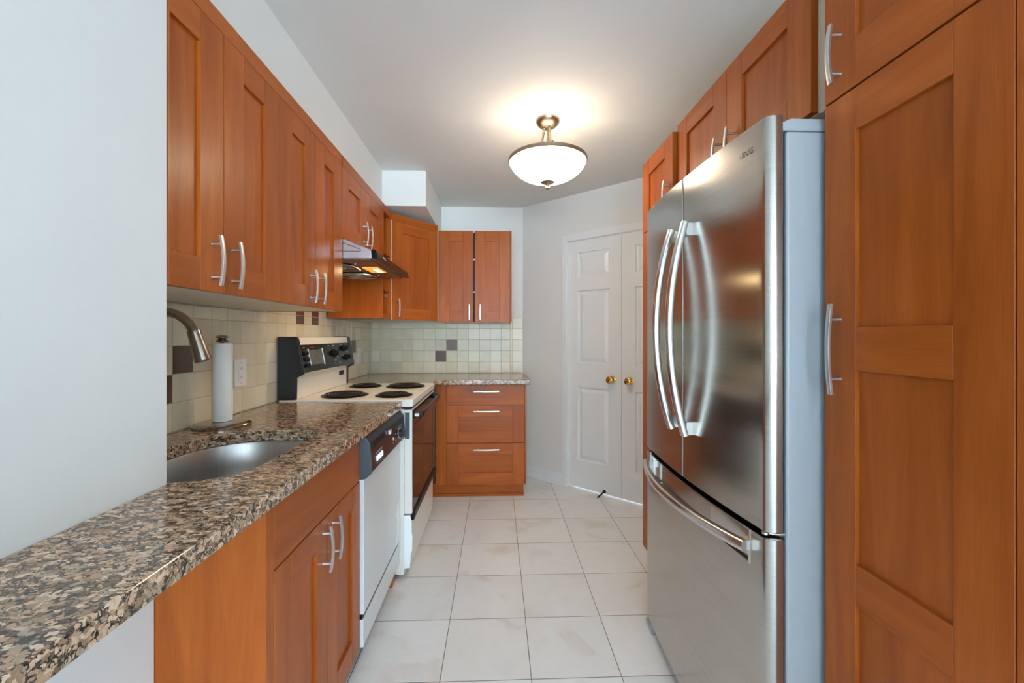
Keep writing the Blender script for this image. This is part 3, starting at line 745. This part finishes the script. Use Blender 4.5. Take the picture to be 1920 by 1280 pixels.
shaker('door', LB, YJ, 1.572, 0.085, 0.710, r, sl=0.075, sr=0.08, rt=0.075, rb=0.085, hnd=(YJ + 0.038, 0.625, 0.134, True))
mb = MB(M['plinth_grey']); wbox(mb, XD - .05, YP - .015, 0.001, XD - .035, 1.572, 0.0995); mb.build('plinth', r, label='grey plinth strip')

# ------------------------------------------------------------------ dishwasher
r = thing('dishwasher', 'white built-in dishwasher with black control panel between sink cabinet and stove', 'dishwasher', (-0.8, 1.86, 0))
Y0, Y1 = 1.5765, 2.150
mb = MB(M['black']); wbox(mb, XL + .01, Y0 + .002, 0.10, -0.524, Y1 - .002, 0.870); mb.build('tub', r)
mb = MB(M['appliance_white']); wbox(mb, -0.523, Y0, 0.208, -0.497, Y1, 0.712); mb.build('door', r, bevel=0.002)
mb = MB(M['black']); wbox(mb, -0.523, Y0, 0.190, -0.503, Y1, 0.2075); mb.build('door_gap', r, label='black gap strip')
mb = MB(M['appliance_white']); wbox(mb, -0.523, Y0, 0.085, -0.499, Y1, 0.1895); mb.build('lower_panel', r, bevel=0.002)
mb = MB(M['wood']); wbox(mb, -0.57, 2.088, 0.001, -0.519, Y1 - .001, 0.0845, 'w'); mb.build('toe_block', r, label='small wooden block under the panel')
mb = MB(M['dark']); wbox(mb, -0.60, Y0 + .002, 0.001, -0.585, Y1 - .002, 0.0845); mb.build('toe_kick', r)  # near-black sheet, the shade of the recess put into its colour
# film peeling along the far edge
mb = MB(M['film']); pts = [(2.149, 0.42), (2.095, 0.40), (2.085, 0.36), (2.10, 0.33), (2.09, 0.27), (2.075, 0.235), (2.085, 0.21), (2.149, 0.21)]
mb.prism(pts, lambda a, b, t: (t, a, b), -0.4969, -0.4955); mb.build('plastic_film', r, label='peeling white plastic film')
# wedge-shaped control panel with slate end caps
prof = [(-0.523, 0.7135), (-0.494, 0.7135), (-0.470, 0.735), (-0.478, 0.845), (-0.494, 0.868), (-0.523, 0.868)]
mb = MB(M['black']); mb.prism(prof, lambda a, b, t: (a, t, b), Y0 + .012, Y1 - .012); cp = mb.build('control_panel', r, bevel=0.001, label='black control panel')
for ya, yb in ((Y0, Y0 + .0118), (Y1 - .0118, Y1)):
    mb = MB(M['dw_grey']); mb.prism([(a + (0.002 if a > -.52 else 0), b) for a, b in prof], lambda a, b, t: (a, t, b), ya, yb); mb.build('end_cap', r, bevel=0.002, label='slate grey end cap')
CN = Vector((0.110, 0, 0.008)).normalized()
CF = Fr((-0.470, 0, 0.735), (0, 1, 0), CN); CF.Z = Vector((-0.008, 0, 0.110)).normalized()
mb = MB(M['dw_panel']); mb.box(CF, Y0 + .014, 0.004, -0.001, Y1 - .014, 0.082, 0.0012); fp = mb.build('face_plate', r, bevel=0.0006, label='dark brown printed face plate')
mb = MB(M['black']); mb.box(CF, Y0 + .014, 0.084, -0.001, Y1 - .014, 0.109, 0.0006); mb.build('vent_strip', r)
for k in range(9):
    mb = MB(M['dark']); y = Y0 + .06 + .018 * k; mb.box(CF, y, 0.088, 0.0007, y + .009, 0.106, 0.0016); mb.build('vent_slot', r)
mb = MB(M['nickel']); mb.box(CF, 1.835, 0.083, 0.0008, 1.865, 0.103, 0.012); mb.build('latch', r, bevel=0.002, label='chrome door latch')
for k in range(4):
    y = 1.648 + k * 0.024
    mb = MB(M['lit_button']); mb.box(CF, y, 0.024, 0.0013, y + .015, 0.044, 0.0045); mb.build('button', r, bevel=0.001, label='white push button')
marks = [(1.905, 0.028, .018), (1.95, 0.028, .018), (2.04, 0.012, .018), (1.95, 0.055, .03)]
for k in range(4):
    y = 1.648 + k * 0.024
    marks += [(y, 0.052, .014), (y, 0.057, .010), (y, 0.014, .013)]
for y, z, l in marks:
    mb = MB(M['print']); mb.box(CF, y, z, 0.0013, y + l, z + .0024, 0.0016); mb.build('printed_mark', fp, label='small white printed mark')
mb = MB(M['plate']); mb.lathe([(0.006, 0.001), (0.006, 0.004), (0, 0.004)], CF.p(1.915, 0.046, 0), CN, 14); mb.build('indicator', r)
mb = MB(M['black'], M['nickel']); mb.lathe([(0.024, 0.001), (0.024, 0.003), (0.0, 0.003)], CF.p(2.03, 0.045, 0), CN, 28, m=1)
mb.lathe([(0.018, 0.003), (0.017, 0.016), (0.012, 0.018), (0, 0.018)], CF.p(2.03, 0.045, 0), CN, 28, m=0); mb.build('dial', r, label='black dial with silver ring')

# ------------------------------------------------------------------ stove
r = thing('stove', 'white electric coil stove with black backguard and dark glass oven door', 'stove', (-0.78, 2.535, 0))
Y0, Y1, XS = 2.158, 2.916, -0.432
mb = MB(M['enamel']); wbox(mb, XL + .012, Y0 + .002, 0.02, XS - .045, Y1 - .002, 0.872); mb.build('body', r, bevel=0.003)
mb = MB(M['enamel']); mb.prism(round_rect(XL + .012, Y0, XS, Y1, (0.004, 0.012, 0.012, 0.004), 4), lambda a, b, t: (a, b, t), 0.884, 0.921); ct = mb.build('cooktop', r, bevel=0.008, seg=3)
mb = MB(M['dark']); wbox(mb, XL + .02, Y0 + .006, 0.8722, XS - .012, Y1 - .006, 0.8838); mb.build('shadow_gap', r)
for bx, by, rb, nt in ((-0.565, 2.315, 0.093, 4), (-0.835, 2.325, 0.116, 5), (-0.590, 2.725, 0.116, 5), (-0.850, 2.735, 0.093, 4)):
    c = Vector((bx, by, 0.9212))
    mb = MB(M['pan']); mb.lathe([(rb + .006, 0.0), (rb + .008, 0.003), (rb + .002, 0.005), (rb - .004, 0.002), (rb * .3, 0.001), (0, 0.001)], c, (0, 0, 1), 40); pn = mb.build('drip_pan', r, label='black drip pan')
    mb = MB(M['coil']); pts = []
    N = nt * 32
    for k in range(N + 1):
        a = 2 * PI * k / 32; rr = 0.02 + (rb - 0.026) * k / N
        pts.append(c + Vector((rr * math.cos(a), rr * math.sin(a), 0.0095)))
    mb.tube(pts, 0.0052, 8)
    for k in range(3):
        a = k * 2 * PI / 3 + 0.4
        mb.tube([c + Vector((0, 0, 0.0035)), c + Vector(((rb - .004) * math.cos(a), (rb - .004) * math.sin(a), 0.0035))], 0.0028, 6)
    mb.build('burner_coil', pn)
# backguard
bp = [(XL + .004, 0.922), (XL + .004, 1.245), (-1.022, 1.245), (-1.014, 1.236), (-0.982, 1.062), (-0.986, 1.050), (-1.022, 1.034), (-1.024, 0.922)]
for ya, yb in ((Y0, Y0 + .022), (Y1 - .022, Y1)):
    mb = MB(M['blue_black']); mb.prism(bp, lambda a, b, t: (a, t, b), ya, yb); mb.build('end_cap', r, bevel=0.006, seg=3, label='black backguard end cap')
ins = [(XL + .004, 0.922), (XL + .004, 1.240), (-1.026, 1.240), (-1.022, 1.215), (-0.992, 1.062), (-1.030, 1.040), (-1.030, 0.922)]
mb = MB(M['enamel']); mb.prism(ins, lambda a, b, t: (a, t, b), Y0 + .0225, Y1 - .0225); bgd = mb.build('backguard', r, bevel=0.002)
SN = Vector((0.153, 0, 0.030)).normalized(); SF = Fr((-0.992, 0, 1.062), (0, 1, 0), SN); SF.Z = Vector((-0.030, 0, 0.153)).normalized()
mb = MB(M['black_gloss']); mb.box(SF, Y0 + .024, -0.004, 0.0005, Y1 - .024, 0.142, 0.005); pnl = mb.build('control_panel', r, bevel=0.001, label='glossy black control panel')
mb = MB(M['clock'], M['nickel']); mb.box(SF, 2.262, 0.030, 0.0052, 2.432, 0.112, 0.008)
for a, b in ((2.256, 2.262), (2.432, 2.438)): mb.box(SF, a, 0.024, 0.0052, b, 0.118, 0.011, m=1)
mb.build('clock', r, bevel=0.001, label='rectangular clock window')
for y, z, rr in ((2.60, 0.082, 0.026), (2.775, 0.108, 0.021), (2.795, 0.046, 0.021)):
    mb = MB(M['black'], M['print']); c = SF.p(y, z, 0.005)
    mb.lathe([(rr, 0), (rr, 0.004), (rr * .72, 0.007), (rr * .66, 0.022), (rr * .5, 0.025), (0, 0.025)], c, SN, 24)
    mb.box(SF, y - rr * .14, z - rr * .62, 0.0295, y + rr * .14, z + rr * .62, 0.036); mb.build('knob', r, label='black control knob')
for k in range(2):
    for j in range(3):
        mb = MB(M['black'], M['nickel']); y = 2.205 + k * .026; z = 0.030 + j * .033
        mb.lathe([(0.010, 0), (0.009, 0.012), (0.006, 0.014), (0, 0.014)], SF.p(y, z, 0.005), SN, 16); mb.build('knob', r)
for y, z, l in ((2.29, .124, .055), (2.53, .128, .02), (2.60, .128, .03), (2.54, .10, .012), (2.66, .10, .014), (2.53, .06, .012), (2.64, .055, .016), (2.60, .036, .02), (2.58, .018, .024), (2.66, .018, .024), (2.74, .128, .016), (2.82, .082, .016), (2.74, .06, .012), (2.21, .125, .02)):
    red = y == 2.29
    mb = MB(M['print_red' if red else 'print']); mb.box(SF, y, z, 0.0051, y + l, z + (.0045 if red else .0028), 0.0056)
    mb.build('printed_mark', pnl, label='small red printed mark' if red else 'small white printed mark')
mb = MB(M['black']); mb.box(Fr((-1.030, 0, 0), (0, 1, 0), (1, 0, 0)), 2.76, 0.992, 0.0003, 2.835, 1.020, 0.003)
mb.build('badge', bgd, label='small black badge')
# oven front
mb = MB(M['enamel']); wbox(mb, XS - .0445, Y0, 0.335, XS - .004, Y1, 0.870); od = mb.build('oven_door', r, bevel=0.004)
mb = MB(M['black_gloss']); wbox(mb, XS - .0038, Y0 + .008, 0.812, XS + .001, Y1 - .010, 0.866); mb.build('top_band', od, bevel=0.001)
mb = MB(M['oven_glass']); wbox(mb, XS - .0038, Y0 + .008, 0.362, XS + .001, Y1 - .022, 0.810); mb.build('glass', od, bevel=0.001, label='dark brown oven glass')
mb = MB(M['black']); wbox(mb, XS + .0012, Y1 - .115, 0.385, XS + .002, Y1 - .109, 0.79); wbox(mb, XS + .0012, Y0 + .03, 0.785, XS + .002, Y1 - .109, 0.79); mb.build('window_frame', od)
mb = MB(M['black_gloss'], M['nickel'])
mb.tube([(XS + .002, Y0 + .035, 0.835), (XS + .030, Y0 + .035, 0.838), (XS + .036, Y0 + .06, 0.838)] + [(XS + .036 + .004 * math.sin(PI * k / 8), Y0 + .06 + (Y1 - Y0 - .12) * k / 8, 0.838) for k in range(1, 8)] + [(XS + .036, Y1 - .06, 0.838), (XS + .030, Y1 - .035, 0.838), (XS + .002, Y1 - .035, 0.835)], 0, 12, flat=(0.016, 0.008, (0, 0, 1)))
mb.lathe([(0.011, 0), (0.011, 0.022)], (XS + .006, Y0 + .028, 0.838), (1, 0, 0), 16, m=1)
mb.build('door_handle', od, label='black bar handle')
mb = MB(M['dw_grey']); wbox(mb, XS - .040, Y0 - .0012, 0.72, XS - .016, Y0 - .0002, 0.855); mb.build('side_vent', r, label='grey strip on the side')
mb = MB(M['enamel']); wbox(mb, XS - .0445, Y0, 0.055, XS - .014, Y1, 0.328); dr = mb.build('drawer', r, bevel=0.004)
mb = MB(M['black']); mb.prism([(XS - .0138, 0.295), (XS + .004, 0.300), (XS + .010, 0.345), (XS + .002, 0.352), (XS - .0138, 0.3525)], lambda a, b, t: (a, t, b), Y0 + .012, Y1 - .02); mb.build('drawer_handle', dr, bevel=0.002, label='black strip handle')
mb = MB(M['film']); mb.prism([(XS - .044, 0.325), (XS - .014, 0.325), (XS - .006, 0.30), (XS - .006, 0.24), (XS - .002, 0.22), (XS - .004, 0.15), (XS - .012, 0.12), (XS - .012, 0.09), (XS - .02, 0.06), (XS - .044, 0.055)], lambda a, b, t: (a, t, b), Y0 - .0016, Y0 - .0003)
mb.build('plastic_film', dr, label='peeling white plastic film')
mb = MB(M['black'])
for yy in (Y0 + .05, Y1 - .05):
    for xx in (-1.02, XS - .09): mb = MB(M['black']); mb.lathe([(0.018, 0.0005), (0.018, 0.021)], (xx, yy, 0), (0, 0, 1), 14); mb.build('foot', r)

# ------------------------------------------------------------------ back drawer cabinet
YD = 3.212
BB = Fr((0, YD, 0), (1, 0, 0), (0, -1, 0))
r = thing('drawer_cabinet', 'cherry base cabinet with three drawers against the back wall, beside the stove', 'cabinet', (-0.1, 3.45, 0))
body(BB, -0.464, 0.212, 0.104, ZK0 - .001, -(YB - YD - .012), -0.0215, r)
mb = MB(M['wood']); mb.box(BB, -0.470, 0.104, -0.021, -0.389, ZK0 - .001, -0.004); mb.build('filler_panel', r, bevel=0.001)
mb = MB(M['wood']); mb.box(BB, 0.2125, 0.104, -(YB - YD - .14), 0.226, ZK0 - .001, -0.002); mb.build('side_panel', r, bevel=0.001)
dz = [(0.718, 0.872), (0.425, 0.716), (0.105, 0.423)]
d1 = slab('drawer', BB, -0.388, 0.2115, *dz[0], r, hnd=(-0.082, 0.822, 0.196, False), wd='wood_worn')
for a, b in dz[1:]:
    shaker('drawer', BB, -0.388, 0.2115, a, b, r, rt=0.088, rb=0.09, hnd=(-0.082, b - 0.046, 0.196, False), panel_grain='u')
mb = MB(M['wood']); mb.box(BB, -0.50, 0.001, -0.066, 0.206, 0.1035, -0.05, 'u'); mb.box(BB, -0.50, 0.001, -0.0498, 0.206, 0.02, -0.038, 'u'); mb.build('toe_kick', r, bevel=0.001)

# ------------------------------------------------------------------ right side: tall cabinet, cabinet above fridge, pantry
XT = 0.790
RT = Fr((XT, 0, 0), (0, 1, 0), (-1, 0, 0))
r = thing('tall_cabinet', 'narrow tall cherry cabinet at the far side of the fridge, beside the closet doors', 'cabinet', (1.1, 2.04, 0))
YA, YE = 1.851, 2.238
body(RT, YA + .002, YE - .002, 0.12, 2.165, -0.45, -0.0215, r)
mb = MB(M['wood']); mb.box(RT, YA, 0.12, -0.45, YA + .0018, 2.17, -0.0205); mb.build('side_panel', r)
shaker('door', RT, YA, YE, 1.800, 2.170, r, hnd=(YA + .045, 1.897, 0.132, True))
shaker('door', RT, YA, YE, 0.115, 1.797, r, mids=((1.17, 1.26),), hnd=(YA + .045, 1.23, 0.2, True))
mb = MB(M['wood']); mb.box(RT, YA, 0.001, -0.07, YE - .002, 0.1145, -0.05, 'u'); mb.build('toe_kick', r)

XO = 0.811
RO = Fr((XO, 0, 0), (0, 1, 0), (-1, 0, 0))
r = thing('wall_cabinet', 'cherry cabinet with two doors mounted above the stainless fridge', 'cabinet', (1.1, 1.45, 1.82))
YA, YJ, YE = 1.049, 1.448, 1.849
body(RO, YA + .002, YE - .002, 1.826, 2.190, -0.62, -0.0215, r)
mb = MB(M['cream']); mb.box(RO, YA - .016, 1.826, -0.60, YA + .0015, 2.19, -0.026); mb.build('side_strip', r, label='pale unfinished side strip')
shaker('door', RO, YJ, YE, 1.826, 2.195, r, hnd=(YJ + .042, 1.902, 0.132, True))
shaker('door', RO, YA, YJ, 1.826, 2.195, r, hnd=(YJ - .040, 1.902, 0.132, True))

XP = 0.780
RP = Fr((XP, 0, 0), (0, 1, 0), (-1, 0, 0))
r = thing('pantry_cabinet', 'tall cherry pantry cabinet with long handle in the right foreground, before the fridge', 'cabinet', (1.08, 0.78, 0))
YA, YE = 0.600, 0.967
body(RP, YA + .001, YE - .006, 0.105, 2.205, -0.56, -0.0215, r)
mb = MB(M['wood']); mb.box(RP, YE - .0055, 0.002, -0.56, YE, 2.208, -0.030); mb.box(RP, YA - .020, 0.002, -0.56, YA - .001, 2.208, 0.0); mb.build('side_panel', r, bevel=0.0015)
shaker('door', RP, YA, YE, 1.795, 2.205, r, sl=0.085, sr=0.085, rb=0.105, rt=0.08, hnd=(YE - .045, 1.889, 0.134, True))
shaker('door', RP, YA, YE, 0.105, 1.792, r, sl=0.085, sr=0.085, rt=0.092, rb=0.10, mids=((0.662, 0.752), (1.174, 1.268)), hnd=(YE - .045, 1.219, 0.205, True))
mb = MB(M['wood']); mb.box(RP, YA, 0.001, -0.07, YE - .006, 0.1045, -0.05, 'u'); mb.build('toe_kick', r)

# ------------------------------------------------------------------ fridge
r = thing('refrigerator', 'stainless french door refrigerator with bottom freezer drawer and bowed bar handles', 'refrigerator', (1.05, 1.39, 0))
FY0, FY1 = 0.978, 1.798
XC = 0.700
mb = MB(M['fridge_case']); wbox(mb, XC, FY0 + .006, 0.03, 1.41, FY1 - .006, 1.745); mb.build('case', r, bevel=0.006, seg=3, label='grey painted case')
for ya, yb in ((FY0 + .006, FY0 + .16), (FY1 - .16, FY1 - .006)):
    mb = MB(M['fridge_case']); mb.prism([(XC - .028, 1.746), (XC + .5, 1.746), (XC + .5, 1.776), (XC + .012, 1.776), (XC - .028, 1.758)], lambda a, b, t: (a, t, b), ya, yb)
    mb.build('hinge_cover', r, bevel=0.003)
yc = (FY0 + FY1) / 2; hw = (FY1 - FY0) / 2
def xf(y, edge=0.651, mid=0.628): return mid + (edge - mid) * ((y - yc) / hw) ** 2
def fprofile(ya, yb, xb=XC - .012, inset=0.0, n=22):
    """XY outline of a bowed door front, rounded at the fridge's outer edges"""
    P = []; rr = 0.022
    for k in range(n + 1):
        y = ya + (yb - ya) * k / n
        P.append((y, xf(y) + inset))
    res = []
    for y, x in P:
        e = min(y - FY0, FY1 - y)
        if e < rr:
            x = x + rr - math.sqrt(max(0, rr * rr - (rr - e) ** 2))
        res.append((x, y))
    return res
def fill_outer(ya, yb):
    ys = []
    if abs(ya - FY0) < 1e-6: ys += [FY0 + 0.022 * (1 - math.cos(a * PI / 16)) for a in range(0, 8)]
    lo = ya + (0.022 if abs(ya - FY0) < 1e-6 else 0); hi = yb - (0.022 if abs(yb - FY1) < 1e-6 else 0)
    ys += [lo + (hi - lo) * k / 24 for k in range(25)]
    if abs(yb - FY1) < 1e-6: ys += [FY1 - 0.022 * (1 - math.cos(a * PI / 16)) for a in reversed(range(0, 8))]
    return ys
def fdoor(ya, yb, z0, z1, inset=0.0, xb=XC - .012):
    rr = 0.022; pts = []
    for y in fill_outer(ya, yb):
        x = xf(y) + inset; e = min(y - FY0, FY1 - y)
        if e < rr: x += rr - math.sqrt(max(0, rr * rr - (rr - e) ** 2))
        pts.append((x, y))
    return pts + [(xb, yb), (xb, ya)]
up = lambda a, b, t: (a, b, t)
SEAM = 1.389
for ya, yb, lab in ((FY0, SEAM - .003, 'near upper door'), (SEAM + .003, FY1, 'far upper door')):
    mb = MB(M['fridge']); mb.prism(fdoor(ya, yb, 0, 0), up, 0.772, 1.782, smooth=True); o = mb.build('door', r, bevel=0.003, seg=2, label=lab, sharp=30)
    # bowed bar handle beside the seam
    near = ya == FY0
    yh = 1.328 if near else 1.441
    x0 = xf(yh)
    hm = MB(M['handle_steel']); pts = []
    for k in range(25):
        t = -1 + 2 * k / 24; z = 1.272 + t * 0.345
        pts.append((x0 - 0.020 - 0.054 * (1 - t * t), yh + (0.004 if near else -0.004) * t * t, z))
    hm.tube(pts, 0, 16, flat=(0.011, 0.0145, (1, 0, 0)))
    for t in (-0.93, 0.93):
        z = 1.272 + t * 0.345; hm.box(Fr((x0, yh, z), (0, 1, 0), (-1, 0, 0)), -0.010, -0.02, -0.002, 0.010, 0.02, 0.020)
    hm.build('handle', o, label='bowed brushed steel bar handle', bevel=0.0)
    if near:
        FT = Fr((xf(1.06) - 0.0008, 0, 0), (0, -1, 0), (-1, 0, 0))
        smoothtext('SAMSUNG', 0.0225, FT, -1.136, 1.714, 0.0006, M['print_grey'], 'lettering', o, label='faint grey raised lettering')
# freezer drawer: full front below, finger recess along the top
ZF0, ZF1, ZR = 0.052, 0.757, 0.672
RY0, RY1 = 1.040, 1.736
mb = MB(M['fridge']); mb.prism(fdoor(FY0, FY1, 0, 0), up, ZF0, ZR, smooth=True)
mb.prism(fdoor(FY0, RY0, 0, 0), up, ZR, ZF1, smooth=True); mb.prism(fdoor(RY1, FY1, 0, 0), up, ZR, ZF1, smooth=True)
mb.prism(fdoor(RY0, RY1, 0, 0, inset=0.014), up, ZR, ZF1 - .004, smooth=True)
mb.prism(fdoor(RY0, RY1, 0, 0), up, ZF1 - .004, ZF1, smooth=True)
fz = mb.build('freezer_drawer', r, sharp=30)
for yy in (RY0, RY1 - .006): mb = MB(M['handle_steel']); mb.prism([(xf(yy) - .002, yy), (xf(yy) - .002, yy + .006), (xf(yy) + .016, yy + .006), (xf(yy) + .016, yy)], up, ZR - .004, ZF1 - .001); mb.build('recess_frame', fz)
for ya, yb in ((RY0 + .008, RY0 + .19), (RY1 - .10, RY1 - .008)):
    a = [(xf(ya + (yb - ya) * k / 8) + .010, ya + (yb - ya) * k / 8) for k in range(9)]; b = [(x + .004, y) for x, y in reversed(a)]
    mb = MB(M['handle_steel']); mb.prism(a + b, up, ZR + .004, ZF1 - .006); mb.build('recess_trim', fz)
hm = MB(M['handle_steel']); pts = []
for k in range(33):
    t = -1 + 2 * k / 32; y = 1.392 + t * 0.352
    pts.append((xf(y) - 0.014 - 0.046 * (1 - t * t), y, 0.715))
hm.tube(pts, 0, 16, flat=(0.014, 0.012, (0, 0, 1)))
for y in (1.392 - 0.338, 1.392 + 0.338): hm.box(Fr((xf(y), y, 0.715), (0, 1, 0), (-1, 0, 0)), -0.012, -0.012, -0.018, 0.012, 0.012, 0.018)
hm.build('handle', fz, label='bowed brushed steel bar handle')
# gasket strips, hinges, feet
mb = MB(M['dark']); wbox(mb, XC - .0115, FY0 + .014, ZF0, XC - .0005, FY1 - .014, 1.740); mb.build('gasket', r)
for yy in (FY0 + .022, FY1 - .022):
    mb = MB(M['handle_steel'], M['plate'])
    mb.tube([(XC + .012, yy - .004, 0.7645), (XC - .01, yy - .006, 0.7645), (XC - .045, yy + (.008 if yy < yc else -.008), 0.7645)], 0.0045, 8)
    mb.lathe([(0.009, -0.003), (0.009, 0.003)], (XC - .038, yy + (.006 if yy < yc else -.006), 0.7645), (0, 0, 1), 16)
    mb.build('hinge', r, label='chrome door hinge')
for yy in (FY0 + .02, FY1 - .075):
    mb = MB(M['fridge_case']); mb.prism([(0.648, 0.001), (0.70, 0.001), (0.80, 0.02), (0.80, 0.048), (0.655, 0.048), (0.640, 0.03)], lambda a, b, t: (a, t, b), yy, yy + .055)
    mb.build('foot', r, bevel=0.004)

# ------------------------------------------------------------------ ceiling lamp
lx, ly = 0.272, 2.235
r = thing('ceiling_lamp', 'semi-flush ceiling lamp with frosted glass bowl and brushed nickel canopy, switched on', 'ceiling lamp', (lx, ly, ZC))
mb = MB(M['lamp_metal']); mb.lathe([(0.066, -0.0005), (0.066, -0.006), (0.060, -0.018), (0.046, -0.032), (0.028, -0.042), (0, -0.044)], (lx, ly, ZC), (0, 0, 1), 40); mb.build('canopy', r)
ZRIM = 2.190
for k in range(3):
    a = math.radians(-90 + 120 * k + 20); dx, dy = math.cos(a), math.sin(a)
    mb = MB(M['lamp_metal'])
    pts = [(lx + dx * (.018 + .0 * t) + dx * (0.055 * t ** 1.6), ly + dy * .018 + dy * (0.055 * t ** 1.6), ZC - .030 - t * (ZC - .030 - ZRIM + .008)) for t in [i / 10 for i in range(11)]]
    mb.tube(pts, 0.0062, 10)
    for i in (1, 2): mb.torus(pts[i], 0.006, 0.0028, 16, 6)
    mb.build('arm', r)
mb = MB(M['lamp_metal']); mb.lathe([(0.006, -0.037), (0.006, -0.325)], (lx, ly, ZC), (0, 0, 1), 12); mb.build('stem', r)
mb = MB(M['lamp_metal']); mb.lathe([(0.2075, 0.007), (0.2115, 0.004), (0.2115, -0.010), (0.206, -0.013), (0.200, -0.004), (0.201, 0.005), (0.2075, 0.006)], (lx, ly, ZRIM), (0, 0, 1), 64, cap=False)
for k in range(3):
    a = math.radians(30 + 120 * k); mb.lathe([(0.005, 0), (0.005, 0.010), (0.003, 0.012), (0, 0.012)], (lx + .205 * math.cos(a), ly + .205 * math.sin(a), ZRIM + .004), (0, 0, 1), 10)
mb.build('rim', r)
prof = [(0.203 * math.cos(t) ** 1.0 if t < PI / 2 else 0, -0.112 * math.sin(t) ** 1.12) for t in [PI / 2 * k / 20 for k in range(20)]] + [(0.006, -0.1125)]
mb = MB(M['bowl']); mb.lathe(prof, (lx, ly, ZRIM - .003), (0, 0, 1), 64, cap=False); bw = mb.build('glass_bowl', r, label='glowing frosted glass bowl')
mb = MB(M['lamp_metal']); mb.lathe([(0, -0.110), (0.036, -0.112), (0.037, -0.116), (0.030, -0.121), (0.011, -0.125), (0.008, -0.132), (0.012, -0.138), (0.012, -0.147), (0.007, -0.153), (0, -0.154)], (lx, ly, ZRIM - .001), (0, 0, 1), 28); mb.build('finial', r)
for k, a in enumerate((200, 330)):
    a = math.radians(a)
    p = (lx + 0.082 * math.cos(a), ly + 0.082 * math.sin(a), ZRIM - 0.045)
    d = bpy.data.lights.new('lamp_bulb', 'POINT'); d.energy = 2.5; d.color = (1.0, 0.87, 0.70); d.shadow_soft_size = 0.028
    o = bpy.data.objects.new('lamp_bulb', d); COL.objects.link(o); o.location = p
